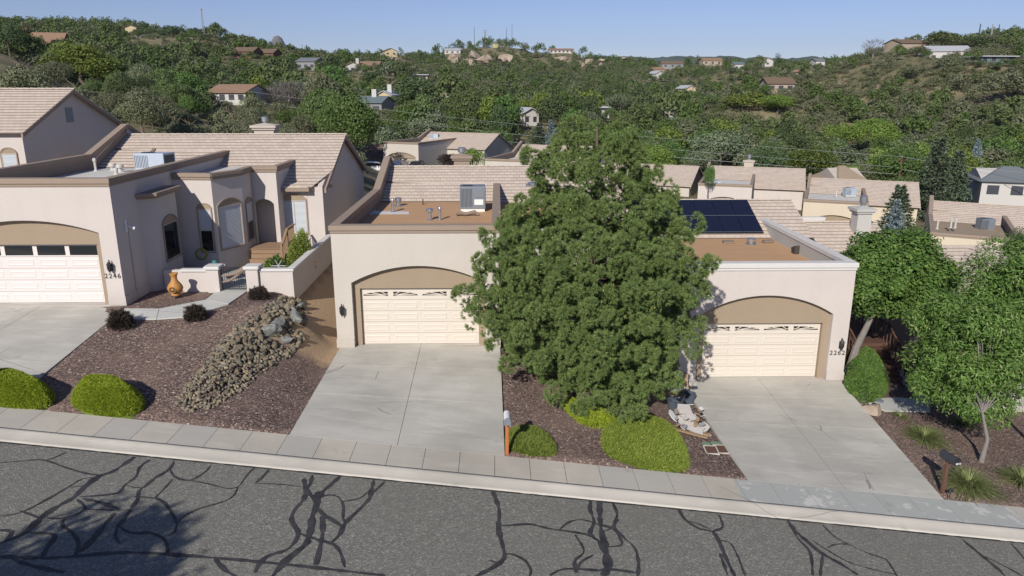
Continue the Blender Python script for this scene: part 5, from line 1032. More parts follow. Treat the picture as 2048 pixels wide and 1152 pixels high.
for i, (rd, kind, X, Y, z, s, px_) in enumerate(cand):
    if i < NIND:
        nm, gn = tree_label(kind, s, X, Y, z); plant_tree(kind, 'hi' if rd < 135 else 'mid', Vector((X, Y, z - .2)), s, nm, gn, trunk=rd < 200, sz=r_.uniform(.9, 1.25), cat='shrub' if kind == 'shrub' else 'tree')
    else:
        L = lib(kind, 'mid' if rd < 200 else 'far'); (V_, F_), mt = L[r_.randrange(len(L))]
        if rd >= 200 and rd < 330 and True:
            L = lib(kind, 'far')
        a = r_.uniform(0, 6.28); c_, s_ = math.cos(a), math.sin(a); M = np.array([[c_, -s_, 0], [s_, c_, 0], [0, 0, 1]]).T * s; M[2] *= 1
        if rd > 430: V_, F_ = V_[:4 * 170] * 1.0, F_[:170]
        Vt = V_ @ (M * np.array([1, 1, r_.uniform(.9, 1.3)])) + np.array([X, Y, z - .2]); VV.setdefault(mt, []).append((Vt, F_)); far_n += 1
L = [lib(k, 'far') for k in ('shrub', 'juniper', 'oak')]
for i in range(8000):
    a = r_.uniform(-.64, .66); rd = 150 + 420 * r_.random() ** .8; X, Y = rd * math.sin(a), rd * math.cos(a); s = r_.uniform(.5, 1.5) * (1 + rd * .0008); px_ = proj(X, Y, 0)[0]
    if px_ > 1500 and float(vnoise([[X, Y, 0]], .06, 5)[0]) > .6: continue
    if not clear(X, Y, s): continue
    (V_, F_), mt = r_.choice(r_.choice(L)); sub = r_.randrange(2); F2 = F_[:90]; V2 = V_[:360]
    VV.setdefault(mt, []).append((V2 * np.array([s, s, s * .8]) + np.array([X, Y, G(X, Y) - s * (.5 if mt != 'leaf_c' else .1)]), F2))
for i in range(4200):
    px_ = r_.uniform(1430, 2070); rd = r_.uniform(175, 360); p_ = atR(px_, 200, rd); X, Y = p_.x, p_.y; s = r_.uniform(.9, 2.3)
    if float(vnoise([[X, Y, 0]], .055, 9)[0]) > (.12 if px_ > 1690 and rd < 300 else .38) and px_ > 1600 or not clear(X, Y, s): continue
    (V_, F_), mt = r_.choice(L[r_.choice((0, 0, 0, 1, 1, 2))]); VV.setdefault(mt, []).append((V_[:4 * 130] * np.array([s, s, s * .8]) + np.array([X, Y, G(X, Y) - s * (.45 if mt != 'leaf_c' else .1)]), F_[:130]))
print('trees', len(cand), 'far', far_n)
Vs = []; Fs = []; mi = []; off = 0; mats = []
for mt, L in VV.items():
    mats.append(mt)
    for Vt, F_ in L: Vs.append(Vt); Fs.append(F_ + off); mi.append(np.full(len(F_), len(mats) - 1)); off += len(Vt)
me = npmesh('distant_woods', np.vstack(Vs), np.vstack(Fs), midx=np.concatenate(mi))
o = link('distant_woods', me, mats); tag(o, 'distant wooded hills where single trees merge into one cover', 'woods', kind='stuff')
# pale granite outcrops
gr = random.Random(8); ROCKM = [ico_rock(i) for i in range(10)]
for (x, y, r, s) in [(930 + gr.uniform(-25, 90), 108 + gr.uniform(0, 20), 560 + gr.uniform(-40, 40), gr.uniform(6, 11)) for _ in range(16)] + [(1135 + gr.uniform(-20, 130), 114 + gr.uniform(0, 22), 600, gr.uniform(5, 9)) for _ in range(14)] + [(1768 + gr.uniform(-30, 40), 120 + gr.uniform(0, 22), 330, gr.uniform(2, 4)) for _ in range(6)] + [(790 + gr.uniform(-15, 15), 116 + gr.uniform(0, 9), 500, gr.uniform(4, 7)) for _ in range(4)]:
    p = atR(x, y, r); zone_ = 'left of the water tanks' if x < 850 else 'below the water tanks' if x < 1050 else 'below the white hilltop mansion' if x < 1400 else 'below the beige ridge house'
    me = gr.choice(ROCKM).copy(); me.materials.clear(); o = link('granite_outcrop', me, 'granite_pale', None, p, gr.uniform(0, 6), (s, s * .9, s * .9)); tag(o, 'pale granite boulder among the rocks ' + zone_, 'boulder', 'granite boulders ' + zone_)
# far mountains
def hillrange(label, name, pts, r, depth, m, seed, kind='structure'):
    """pts: skyline points (photo x, y) at distance r"""
    V = []; F = []; n = 60; k = 14; xs = np.linspace(pts[0][0], pts[-1][0], n); ys = np.interp(xs, [p[0] for p in pts], [p[1] for p in pts])
    for i in range(n):
        top = atR(xs[i], ys[i], r)
        for j in range(k):
            f = j / (k - 1); rr_ = r + (f - .5) * depth; h = math.sin(f * math.pi) ** .8; d = Vector((top.x, top.y, 0)).normalized(); zz = -80 + (top.z + 80) * h
            V.append((d.x * rr_, d.y * rr_, zz))
    V = np.array(V); V[:, 2] += vnoise(V, 18 / depth, seed) * depth * .012 * (np.tile(np.sin(np.linspace(0, math.pi, k)), n)); ii, jj = np.meshgrid(np.arange(n - 1), np.arange(k - 1)); q = (ii * k + jj).ravel()
    return tag(link(name, npmesh(name, V, np.stack([q, q + k, q + k + 1, q + 1], 1), True), m), label, kind=kind)
hillrange(None, 'mountain', [(470, 108), (505, 84), (520, 80), (536, 90), (560, 98)], 5200, 900, 'far_hill', 1)
hillrange(None, 'mountain', [(526, 100), (540, 84), (548, 72), (556, 70), (563, 75), (570, 88), (580, 96), (600, 104)], 4600, 420, 'butte_rock', 2)
hillrange(None, 'hills', [(560, 106), (575, 92), (600, 96), (640, 103), (700, 110)], 4200, 700, 'far_hill', 3)
hillrange(None, 'hills', [(1150, 122), (1210, 112), (1300, 116), (1380, 113), (1420, 110), (1500, 116), (1620, 116), (1650, 115), (1720, 122)], 3800, 900, 'far_hill', 4)

# ------------------------------------------------------------------ the front yards
def gp(x, y, it=12, lo=14, hi=60):
    """place on the ground seen at a photo pixel"""
    d = ray(x, y)
    for k in range(600):
        t = lo + (hi - lo) * k / 600
        X, Y, Z_ = d[0] * t, d[1] * t, CAMH + d[2] * t
        if Z_ <= (G(X, Y) if Y > kerb_y(X) else street_z(X)): return Vector((X, Y, G(X, Y)))
    return Vector((X, Y, Z_))
def Gs(X, Y): return G(X, Y) if Y > kerb_y(X) + .02 else street_z(X)
def inpoly(P, q):
    x, y = P[:, 0], P[:, 1]; c = np.zeros(len(P), bool); n = len(q)
    for i in range(n):
        (x1, y1), (x2, y2) = q[i], q[(i + 1) % n]; c ^= ((y1 > y) != (y2 > y)) & (x < (x2 - x1) * (y - y1) / (y2 - y1 + 1e-12) + x1)
    return c
def edge(P, q):
    """distance to the outline and outward direction"""
    best = np.full(len(P), 1e9); nd = np.zeros((len(P), 2)); n = len(q)
    for i in range(n):
        a, b = np.array(q[i]), np.array(q[(i + 1) % n]); ab = b - a; t = np.clip(((P - a) @ ab) / (ab @ ab), 0, 1); c = a + t[:, None] * ab; d = np.linalg.norm(P - c, axis=1); m = d < best; best[m] = d[m]; nd[m] = (c - P)[m] / np.maximum(d[m], 1e-6)[:, None]
    return best, nd
def smooth_poly(q, it=2):
    for _ in range(it): q = [p for i in range(len(q)) for a, b in [(np.array(q[i]), np.array(q[(i + 1) % len(q)]))] for p in (tuple(a * .75 + b * .25), tuple(a * .25 + b * .75))]
    return q
def mound(name, label, cat, pix, h, mt, leaf, asp, n, rise=.3, pw=.5, group=None, lean=.6, flow=None, seed=0, side=.45, under='leaf_d', dome=.25):
    """a clipped bush or ground cover: outline given on the ground, leaves over its whole top and sides"""
    r = np.random.default_rng(seed + 5); q = [(p.x, p.y) for p in (gp(*z) for z in pix)]; q = smooth_poly(q); Q = np.array(q); lo, hi = Q.min(0), Q.max(0)
    P = lo + (hi - lo) * r.random((n * 3, 2)); P = P[inpoly(P, q)][:n]; d, nd = edge(P, q); dm = d.max()
    def prof(d): return h * (np.minimum(d / rise, 1) ** pw) * (1 - dome + dome * (1 - (1 - np.minimum(d / dm, 1)) ** 2))
    k = int(len(P) * side); P2 = P[r.integers(0, len(P), k)]; d2, n2 = edge(P2, q); zz = r.random(k) ** .8 * h * (1 - dome); dd = rise * (zz / (h * (1 - dome))) ** (1 / pw); P2 = P2 + n2 * (d2 - dd)[:, None]
    P = np.vstack([P, P2]); d, nd = edge(P, q); d = np.where(inpoly(P, q), d, 0.0); z = prof(d); e = .01; slope = (prof(d + e) - z) / e; slope = np.clip(slope, 0, 6)
    gz = np.array([Gs(a, b) for a, b in P]); N = unit(np.stack([nd[:, 0] * slope, nd[:, 1] * slope, np.ones(len(P))], 1))
    vn = vnoise(np.stack([P[:, 0], P[:, 1], z], 1), 7.5, seed); z = z + h * .05 * vnoise(np.stack([P[:, 0], P[:, 1], z], 1), 3.5, seed) + .025 * vn; kp = (vn > -.62) | (r.random(len(z)) < .25); P, z, N, gz = P[kp], z[kp], N[kp], gz[kp]; C = np.stack([P[:, 0], P[:, 1], gz + z], 1)
    D = unit(N + lean * r.normal(size=N.shape) + (np.array(flow) if flow else 0)); L = leaf * r.uniform(.6, 1.3, len(C)); sd_ = unit(np.cross(D, r.normal(size=D.shape))) * (L * asp / 2)[:, None]; B0 = C - D * (L * .3)[:, None]
    V = np.stack([B0 - sd_ * .7, B0 + sd_ * .7, B0 + D * (L * .6)[:, None] + sd_, B0 + D * L[:, None], ], 1).reshape(-1, 3); F = np.arange(len(V)).reshape(-1, 4)
    # solid body beneath the leaves
    g = 26; gx_ = np.linspace(lo[0], hi[0], g); gy_ = np.linspace(lo[1], hi[1], g); GP = np.array([(a, b) for b in gy_ for a in gx_]); ins = inpoly(GP, q); dg, _ = edge(GP, q); zg = np.where(ins, prof(dg) * .88 - leaf * .4, -.25) + np.array([Gs(a, b) for a, b in GP]); b0 = len(V)
    V2 = np.column_stack([GP, zg]); F2 = np.array([(j * g + i, j * g + i + 1, (j + 1) * g + i + 1, (j + 1) * g + i) for j in range(g - 1) for i in range(g - 1) if ins[j * g + i] or ins[j * g + i + 1] or ins[(j + 1) * g + i] or ins[(j + 1) * g + i + 1]]) + b0
    me = npmesh(name, np.vstack([V, V2]), np.vstack([F, F2]), midx=np.concatenate([np.zeros(len(F)), np.ones(len(F2))])); return tag(link(name, me, [mt, under]), label, cat, group)
mound('clipped_bush', 'bright lime green clipped bush, rounded, second from the left frame edge', 'bush', ((143, 818), (148, 792), (195, 774), (250, 780), (287, 802), (292, 820), (262, 836), (200, 834)), .72, 'leaf_hedge', .07, .5, 30000, .42, .34, side=.8, dome=.36, seed=1, lean=.85, under='leaf_cover')
mound('clipped_bush', 'bright lime green clipped bush cut by the left frame edge behind the wooden post', 'bush', ((-60, 800), (-50, 785), (20, 766), (70, 770), (108, 794), (112, 806), (92, 822), (0, 816)), .72, 'leaf_hedge', .07, .5, 30000, .42, .34, side=.8, dome=.36, seed=2, lean=.85, under='leaf_cover')
mound('juniper_mound', 'small low green juniper mound beside the orange mailbox post', 'ground cover', ((1012, 900), (1015, 868), (1045, 855), (1085, 866), (1108, 892), (1112, 914), (1060, 914)), .24, 'leaf_cover', .15, .2, 9000, .3, .5, flow=(.6, -.25, 0), seed=3, lean=.55, side=.5, dome=.4)
mound('juniper_mound', 'large spreading green juniper mat between the pine and the sidewalk', 'ground cover', ((1205, 905), (1204, 860), (1240, 838), (1300, 835), (1340, 850), (1365, 885), (1375, 920), (1373, 946), (1300, 940), (1240, 925)), .14, 'leaf_mat', .15, .2, 24000, .2, .5, flow=(.5, -.9, -.2), seed=4, lean=.6, side=.5, dome=.3)
mound('creeper_patch', 'yellowing leafy creeper spilling from under the pine on its street side', 'ground cover', ((1118, 806), (1135, 803), (1175, 812), (1215, 830), (1240, 845), (1205, 858), (1170, 856), (1140, 832)), .30, 'leaf_hedge', .09, .6, 5000, .3, .6, seed=5, lean=.8, side=.4)
mound('yard_shrub', 'leafy green shrub against the house wall under the number 2262', 'bush', ((1690, 790), (1688, 752), (1700, 728), (1740, 735), (1775, 762), (1772, 790), (1740, 815)), 1.1, 'leaf_broad', .12, .55, 12000, .5, .45, seed=6, lean=.9, side=.9)
def ball_bush(name, label, p, rx, rz, mt, n, leaf, asp=.5, seed=0, group=None, cat='bush', spiky=.8):
    r = np.random.default_rng(seed); d = unit(r.normal(size=(n, 3)) + np.array([0, 0, .4])); d[:, 2] = np.abs(d[:, 2]); rad = r.uniform(.25, 1, n) ** .45 * (1 + .22 * vnoise(d * 4, 1.5, seed)); C = d * rad[:, None] * np.array([rx, rx, rz]) + np.array([0, 0, .05])
    D = unit(d + spiky * r.normal(size=d.shape) * .7 + np.array([0, 0, .3])); L = leaf * r.uniform(.6, 1.3, n); s = unit(np.cross(D, r.normal(size=D.shape))) * (L * asp / 2)[:, None]
    V = np.stack([C - s * .5, C + s, C + D * L[:, None], C - s], 1).reshape(-1, 3); t_ = empty(name, p, 0, label, cat, group)
    link('foliage', npmesh('foliage', V, np.arange(4 * n).reshape(-1, 4)), mt, t_); m = MB()
    for i in range(7): a = i * .9; m.tube([(0, 0, -.05), (.35 * rx * math.cos(a), .35 * rx * math.sin(a), .35 * rz), (.8 * rx * math.cos(a), .8 * rx * math.sin(a), .75 * rz)], [.018, .012, .005], 5)
    m.build('stem', 'bark', t_); return t_
ball_bush('barberry_bush', 'dark purple barberry bush at the driveway corner, leftmost of three', gp(243, 656), .46, .62, 'leaf_barb', 3200, .10, .35, 1)
ball_bush('barberry_bush', 'dark purple barberry bush in the gravel below the concrete walk', gp(392, 641), .40, .50, 'leaf_barb', 2600, .10, .35, 2)
ball_bush('barberry_bush', 'dark purple barberry bush at the foot of the right gate pier', gp(518, 598), .40, .45, 'leaf_barb', 2600, .09, .35, 3)
ball_bush('column_shrub', 'bright green columnar shrub inside the court behind the sloping wall', Vector((-9.35, 34.4, 1.8)), .60, 1.75, 'leaf_cover', 6000, .12, .4, 4, cat='shrub')
ball_bush('potted_plant', 'loose leafy potted plant in the court beside the wooden steps', Vector((-10.05, 32.6, 2.0)), .65, .75, 'leaf_broad', 900, .16, .5, 5, cat='plant')
def grass_tuft(label, p, R_, H, n, seed, mt='blade_grass', group=None):
    r = np.random.default_rng(seed); a = r.uniform(0, 2 * math.pi, n); el = r.uniform(.25, 1.35, n); L = H * r.uniform(.6, 1.15, n); w = r.uniform(.008, .017, n); V = []; F = []
    for i in range(n):
        d = Vector((math.cos(a[i]), math.sin(a[i]), 0)); b = d * r.uniform(0, .14); s = Vector((-d.y, d.x, 0)) * w[i]; pts = []
        for k in range(5):
            f = k / 4; pts.append(b + d * (L[i] * f * math.cos(el[i]) * (1 + .4 * f)) * (R_ / H) + Vector((0, 0, L[i] * (math.sin(el[i]) * f * 1.15 - .55 * f * f))))
        for k in range(4):
            k0, k1 = 1 - k / 4 * .85, 1 - (k + 1) / 4 * .85; q = len(V); V += [pts[k] - s * k0, pts[k] + s * k0, pts[k + 1] + s * k1, pts[k + 1] - s * k1]; F.append((q, q + 1, q + 2, q + 3))
    o = link('grass_tuft', npmesh('grass_tuft', [tuple(v) for v in V], F), mt, None, p); return tag(o, label, 'ornamental grass', group)
grass_tuft('fountain of ornamental grass between the boulder and the street tree', gp(1848, 880), .85, .75, 700, 1); grass_tuft('biggest clump of ornamental grass right behind the dark mailbox', gp(1935, 975), .95, .9, 900, 2); grass_tuft('clump of ornamental grass cut by the right frame edge', gp(2042, 965), .8, .8, 600, 3)
grass_tuft('small shaded grass clump under the street tree left of its trunk', gp(1925, 850), .5, .5, 300, 4); grass_tuft('grass clump beyond the left edge of the garden walk shade', gp(1800, 835), .35, .35, 120, 5)

# rocks
heap = [(345, 815), (372, 775), (432, 700), (470, 655), (520, 628), (560, 596), (590, 590), (612, 625), (608, 680), (580, 715), (525, 745), (480, 785), (430, 815), (385, 830)]
HQ = [(p.x, p.y) for p in (gp(*z) for z in heap)]; HA = np.array(HQ); lo, hi = HA.min(0), HA.max(0)
def heap_pts(n, r): P = lo + (hi - lo) * r.random((n * 6, 2)); return P[inpoly(P, HQ)][:n]
hr_ = np.random.default_rng(4); HP = heap_pts(2100, hr_); he, _ = edge(HP, HQ)
for me in ROCKM: me.materials.clear(); me.materials.append(MATS['rock_mat'])
big = [(840 / 4.27 + 340, 455 / 4.27 + 570, .75, 'large blue grey boulder low in the rock heap, left of the two dark ones'), (925 / 4.27 + 340, 380 / 4.27 + 570, .85, 'tall dark boulder in the middle of the heap top'), (1070 / 4.27 + 340, 345 / 4.27 + 570, .95, 'biggest blue grey block at the right end of the rock heap'), (1110 / 4.27 + 340, 220 / 4.27 + 570, .55, 'upright grey slab at the upper right tip of the rock heap'), (1045 / 4.27 + 340, 240 / 4.27 + 570, .5, 'pale grey block beside the upright slab in the heap'), (985 / 4.27 + 340, 520 / 4.27 + 570, .5, 'dark block at the lower right toe of the rock heap')]
BG = []
for i, (x, y, s, lab) in enumerate(big):
    p = gp(x, y); me = ico_rock(50 + i); me.materials.append(MATS['boulder_mat']); o = link('boulder', me, None, None, p + Vector((0, .1, s * .3)), i * 1.3, (s, s * .8, s * .95)); tag(o, lab, 'boulder'); BG.append((p.x, p.y, s * .5))
cnt = 0; RV = []; RF = []; ro_ = 0; order = np.argsort(-hr_.random(len(HP)))
for i in range(len(HP)):
    x, y = HP[i]; e = he[i]; lift = min(.13, e * .16)
    if any((x - a) ** 2 + (y - b) ** 2 < (c * .75) ** 2 for a, b, c in BG): continue
    up = gr.random()
    if cnt < 300 and i % 6 == 0 or (cnt < 300 and i > 1850):
        s = gr.uniform(.13, .26) * (.75 + .65 * min(1, max(0, (y - 22) / 6))) * (1.1 if e > .5 else .85); z = G(x, y) + lift + s * .1 + up * .05
        o = link('rock', ROCKM[cnt % 10], None, None, (x, y, z), gr.uniform(0, 6.28), (s, s, s)); o.rotation_euler[0] = gr.uniform(-.7, .7); o.rotation_euler[1] = gr.uniform(-.7, .7); tag(o, 'angular tan or grey rock in the sloping heap between the gravel and the dirt strip', 'rock', 'rocks in the heap left of the middle driveway'); cnt += 1
    else:
        s = gr.uniform(.09, .21) * (.8 + .4 * min(1, max(0, (y - 22) / 6))); me = ROCKM[i % 10]; V_ = np.array([v.co[:] for v in me.vertices]) * s; a = gr.uniform(0, 6); V_ = V_ @ np.array([[math.cos(a), math.sin(a), 0], [-math.sin(a), math.cos(a), 0], [0, 0, 1]]) + np.array([x, y, G(x, y) + lift * .7 + .01]); F_ = np.array([p.vertices[:] for p in me.polygons]) + ro_; RV.append(V_); RF.append(F_); ro_ += len(V_)
tag(link('rubble', npmesh('rubble', np.vstack(RV), np.vstack(RF)), 'rubble_mat'), 'smaller broken stones filling the rock heap', 'rubble', kind='stuff')
me = ico_rock(77); me.materials.append(MATS['granite_pale']); p = gp(1750, 828); tag(link('boulder', me, None, None, p + Vector((0, .15, .12)), .6, (1.15, .85, .8)), 'rounded pale boulder beside the right driveway edge', 'boulder')
q = MB(); q.lathe([(.13, 0), (.14, .05), (.10, .06)], (0, 0, 0), 14); tag(q.build('well_light', 'ac_grey', None, p + Vector((.12, .02, .50))), 'round grey light lens set on the pale boulder', 'lamp')
me = ico_rock(79); me.materials.append(MATS['granite_pale']); tag(link('boulder', me, None, None, gp(1732, 800) + Vector((0, 0, .05)), .2, (.6, .4, .4)), 'small tan rock under the green shrub by the right driveway', 'rock')
# pebble scatter of loose larger gravel stones
PV = []; PF = []; off = 0; pr_ = np.random.default_rng(9); ic = ico_rock(5, 1); v0 = np.array([v.co[:] for v in ic.vertices]); f0 = np.array([p.vertices[:] for p in ic.polygons])
ok = 0
while ok < 9000:
    x, y = pr_.uniform(-16, 20), pr_.uniform(19.4, 31)
    if y < kerb_y(x) + .05 or -6.45 < x < .18 and y < 29 or 7.45 < x < 14.3 and y < 29 or x < -14.75 or (y > 28.3 and not (-14.5 < x < -7 and y < 30.4)) or (-8.4 < x < -6.6 and y > 26.5): continue
    s = pr_.uniform(.015, .04) * (1.5 if pr_.random() < .04 else 1); V_ = v0 * s + np.array([x, y, G(x, y) + .008]); PV.append(V_); PF.append(f0 + off); off += len(v0); ok += 1
t = NT('pebble_mat'); ri = t.n('NewGeometry').outputs['Random Per Island']; t.fin(t.ramp(ri, [(0, (.09, .065, .06)), (.5, (.19, .13, .11)), (.85, (.30, .22, .17)), (1, (.62, .56, .48))]), .9)
tag(link('gravel', npmesh('gravel', np.vstack(PV), np.vstack(PF)), 'pebble_mat'), 'loose brown landscaping gravel over the front yards', 'gravel', kind='stuff')
# rock bank far behind
BV = []; BF = []; off = 0
for i in range(1500):
    x, y = 716 + 60 * pr_.random(), 290 + 42 * pr_.random(); p = atR(x, y, 122 + (330 - y) * .25); s = pr_.uniform(.5, 1.1); BV.append(v0 * s + np.array(p)); BF.append(f0 + off); off += len(v0)
tag(link('rock_bank', npmesh('rock_bank', np.vstack(BV), np.vstack(BF)), plain('bank_rock', (.17, .12, .09), .95, var=.4, scale=1.5)), 'brown rubble bank beyond the left tile roof beside the far garage', 'rubble', kind='stuff')

# walk to the gate
def slab(name, pts, th=.1, lift=.05, m='path_concrete'):
    P3 = [gp(*p) for p in pts]; q = MB(); n = len(P3); q.v = [(p.x, p.y, p.z + lift) for p in P3] + [(p.x, p.y, p.z + lift - th) for p in P3]; q.f = [tuple(range(n))] + [(i, (i + 1) % n, n + (i + 1) % n, n + i)[::-1] for i in range(n)]; return tag(q.build(name, m), kind='structure')
slab('walkway', [(250, 620), (318, 620), (313, 641), (255, 641), (243, 634)]); slab('walkway', [(319, 620), (411, 602.5), (456, 611), (375, 636), (314, 641)]); slab('walkway', [(412, 602), (447, 574), (495, 575), (497, 583), (457, 610.5)])
slab('walkway', [(1700, 785), (1745, 800), (1800, 798), (1860, 802), (1860, 826), (1770, 824), (1722, 800)]); slab('walkway', [(1775, 742), (1805, 742), (1870, 790), (1868, 800), (1840, 800)])

# chiminea
c = empty('chiminea', gp(353, 596), 0, 'orange clay chiminea on a black stand in the gravel by the left court wall', 'chiminea'); c.scale = (.80, .80, .84)
q = MB(); q.lathe([(.20, .12), (.23, .15), (.24, .24), (.21, .26), (.33, .36), (.385, .48), (.375, .58), (.30, .72), (.19, .85), (.15, .95), (.145, 1.06), (.17, 1.16), (.21, 1.22), (.215, 1.26), (.16, 1.25), (.10, 1.15)], (0, 0, 0), 28); q.build('clay_body', 'orange_clay', c, smooth=True)
q = MB(); q.v = []; 
for k in range(24): a = 2 * math.pi * k / 24; q.v.append((.14 * math.cos(a), -.372, .50 + .12 * math.sin(a)))
q.v += [(v[0] * .9, -.30, v[2]) for v in q.v]; q.f = [(i, (i + 1) % 24, 24 + (i + 1) % 24, 24 + i) for i in range(24)] + [tuple(range(24))]; q.build('fire_mouth', 'black_metal', c)
q = MB(); pts = [(.165 * math.cos(a), -.352, .50 + .145 * math.sin(a)) for a in np.linspace(0, 2 * math.pi, 25)]; q.tube(pts, .022, 6, False); q.build('mouth_rim', 'orange_clay', c, smooth=True)
q = MB(); q.lathe([(.20, .09), (.22, .10), (.22, .125), (.20, .13)], (0, 0, 0), 20)
for k in range(3): a = k * 2.09 + .5; q.bar((.2 * math.cos(a), .2 * math.sin(a), .11), (.24 * math.cos(a), .24 * math.sin(a), 0), .03)
q.build('stand', 'black_metal', c)
# hose, table and things in the court
q = MB()
for k in range(5): R_ = .27 - .025 * (k % 3); q.tube([(R_ * math.cos(a), -.05 - .02 * k, R_ * math.sin(a)) for a in np.linspace(0, 2 * math.pi, 29)], .018, 6, False)
o = q.build('garden_hose', 'yellow_hose', None, (-13.75, 33.72, 2.75)); tag(o, 'coiled olive yellow garden hose hanging on the bay wall', 'hose')
tb = empty('court_table', (-12.5, 31.9, 1.84), .2, 'small round pinkish stone table behind the left gate pier', 'table'); q = MB(); q.lathe([(.42, .72), (.45, .74), (.45, .77), (.42, .79)], (0, 0, 0), 24); q.build('table_top', 'stucco_pink', tb); q = MB()
for k in range(3): a = k * 2.09; q.bar((.1 * math.cos(a), .1 * math.sin(a), .72), (.3 * math.cos(a), .3 * math.sin(a), 0), .03)
q.build('leg_frame', 'black_metal', tb)
q = MB(); q.lathe([(.09, 0), (.14, .06), (.15, .14), (.11, .19), (.12, .21)], (0, 0, 0), 18); tag(q.build('glazed_pot', 'pot_teal', None, (-12.5, 31.95, 2.635), smooth=True), 'dark teal glazed pot on the small court table', 'pot')
pw_ = empty('pinwheel', (-9.6, 31.6, 1.83), 0, 'colourful pinwheel ornament leaning in the court corner', 'ornament'); q = MB(); q.bar((0, 0, 0), (0, 0, .8), .03); q.build('stem', 'black_metal', pw_); q = MB()
for k in range(6): a = k * 1.047; q.bar((0, -.03, .85), (.3 * math.cos(a), -.05, .85 + .3 * math.sin(a)), .09, .012)
q.build('blades', 'blind_white', pw_)
q = MB(); q.lathe([(.17, 0), (.24, .3), (.26, .42), (.24, .44), (.22, .40)], (0, 0, 0), 18); tag(q.build('plant_pot', 'pot_teal', None, (-10.05, 32.6, 1.82), smooth=True), 'teal pot holding the leafy court plant', 'pot')
# mailboxes
def mailbox(label, p, rz, post, pm, bm, num, h=1.12, box_l=.55, arm=0):
    t_ = empty('mailbox', p, rz, label, 'mailbox'); q = MB(); q.box(-.05, .05, -.05, .05, -.1, h - .03); q.build('post', post, t_, bevel=.006)
    pr = [(-.10, 0), (.10, 0), (.10, .12)] + [(.10 * math.cos(a), .12 + .10 * math.sin(a)) for a in np.linspace(.3, math.pi - .3, 8)] + [(-.10, .12)]; q = MB(); q.prism([(x, z + h) for x, z in pr], 'y', -box_l / 2 - .06, box_l / 2 - .06); b = q.build('mail_body', bm, t_)
    q = MB(); q.prism([(x * 1.05, (z - .1) * 1.05 + .1 + h) for x, z in pr], 'y', -box_l / 2 - .085, -box_l / 2 - .062); q.build('door', pm, t_)
    q = MB(); q.box(.101, .112, -.05, .0, h + .08, h + .22); q.build('flag', 'rust_wood', t_); q = MB(); q.box(-.05, .05, -.24, .2, h - .05, h - .003); q.build('support', post, t_)
    if num: number(t_, num, 0, -box_l / 2 - .087, h + .03, .075, 'white_metal')
    return t_
mailbox('white topped mailbox with dark door on an orange post beside the middle driveway', gp(1014, 909), R(1), 'cedar_post', 'ac_grey', 'car_white', None, 1.12)
mailbox('dark mailbox with white numbers on a brown post beside the right driveway', gp(1884, 988), R(12), 'rust_wood', 'black_metal', 'dark_grille', '2262', 1.15, .6)
q = MB(); q.box(-.06, .06, -.06, .06, -.1, 1.0); q.bar((-.3, 0, .62), (.22, 0, .60), .09, .10); o = q.build('wooden_post', 'dark_trim', None, Vector(gp(4, 790)) + Vector((0, 0, 0))); tag(o, 'dark wooden post with crossbar at the left frame edge before the lime bush', 'post')
# garden lamp
gl = empty('path_light', gp(1898, 998), 0, 'tiny black path light at the foot of the dark mailbox', 'lamp'); q = MB(); q.tube([(0, 0, 0), (0, 0, .28)], .012, 6); q.build('stake', 'black_metal', gl); q = MB(); q.lathe([(.03, .24), (.09, .27), (.02, .34)], (0, 0, 0), 10); q.build('lamp_head', 'black_metal', gl)
# utility box lids in the gravel
for (x, y, w, d, m, lab) in ((1412, 889, .30, .36, 'utility_green', 'left green oval valve lid in the gravel'), (1431, 888, .34, .36, 'utility_green', 'right green valve lid in the gravel next to the driveway'), (1422, 901, .36, .50, 'rust_wood', 'left rusty meter lid with pale rim in the gravel'), (1443, 900, .40, .52, 'rust_wood', 'right rusty meter lid with pale rim nearest the driveway')):
    p = gp(x, y); t_ = empty('meter_box', p, R(-4), lab, 'utility lid'); q = MB()
    if m == 'utility_green': q.lathe([(w / 2, -.02), (w / 2, .035), (.01, .04)], (0, 0, 0), 18, 1, .7); q.build('lid', m, t_)
    else: q.box(-w / 2, w / 2, -d / 2, d / 2, -.05, .03); q.build('lid', m, t_); q = MB(); [q.box(*b) for b in ((-w / 2 - .04, -w / 2 - .001, -d / 2 - .04, d / 2 + .04, -.05, .04), (w / 2 + .001, w / 2 + .04, -d / 2 - .04, d / 2 + .04, -.05, .04), (-w / 2, w / 2, -d / 2 - .04, -d / 2 - .001, -.05, .04), (-w / 2, w / 2, d / 2 + .001, d / 2 + .04, -.05, .04))]; q.build('rim', 'curb_concrete', t_)
# debris pile: torn plaster slabs, boards and blue bins
dr = random.Random(12)
for i, (x, y, w, h_, rz, tip, lab) in enumerate(((1350, 822, .62, .46, .3, .0, 'larger blue plastic bin under the broken plaster'), (1377, 806, .48, .42, -.3, .2, 'smaller blue plastic bin at the top of the debris heap'))):
    t_ = empty('plastic_bin', gp(x, y), rz, lab, 'bin'); q = MB(); q.lathe([(w * .40, 0), (w * .52, h_ * .96), (w * .55, h_), (w * .48, h_ - .01), (w * .36, .05)], (0, 0, 0), 12, 1, .8); q.build('bin_shell', 'blue_plastic', t_); 
def shard(name, lab, cat, x, y, w, d, th, m, rz, rx, ry, z, seed):
    r = random.Random(seed); n = 9; pts = []
    for k in range(n): a = 2 * math.pi * k / n; s = r.uniform(.72, 1.1); c_ = math.cos(a); s_ = math.sin(a); u = max(abs(c_), abs(s_)); pts.append((w / 2 * c_ / u * s, d / 2 * s_ / u * s))
    q = MB(); q.prism(pts, 'z', -th / 2, th / 2); o = q.build(name, m, None, gp(x, y) + Vector((0, 0, z)), rz); o.rotation_euler[0] = rx; o.rotation_euler[1] = ry; return tag(o, lab, cat)
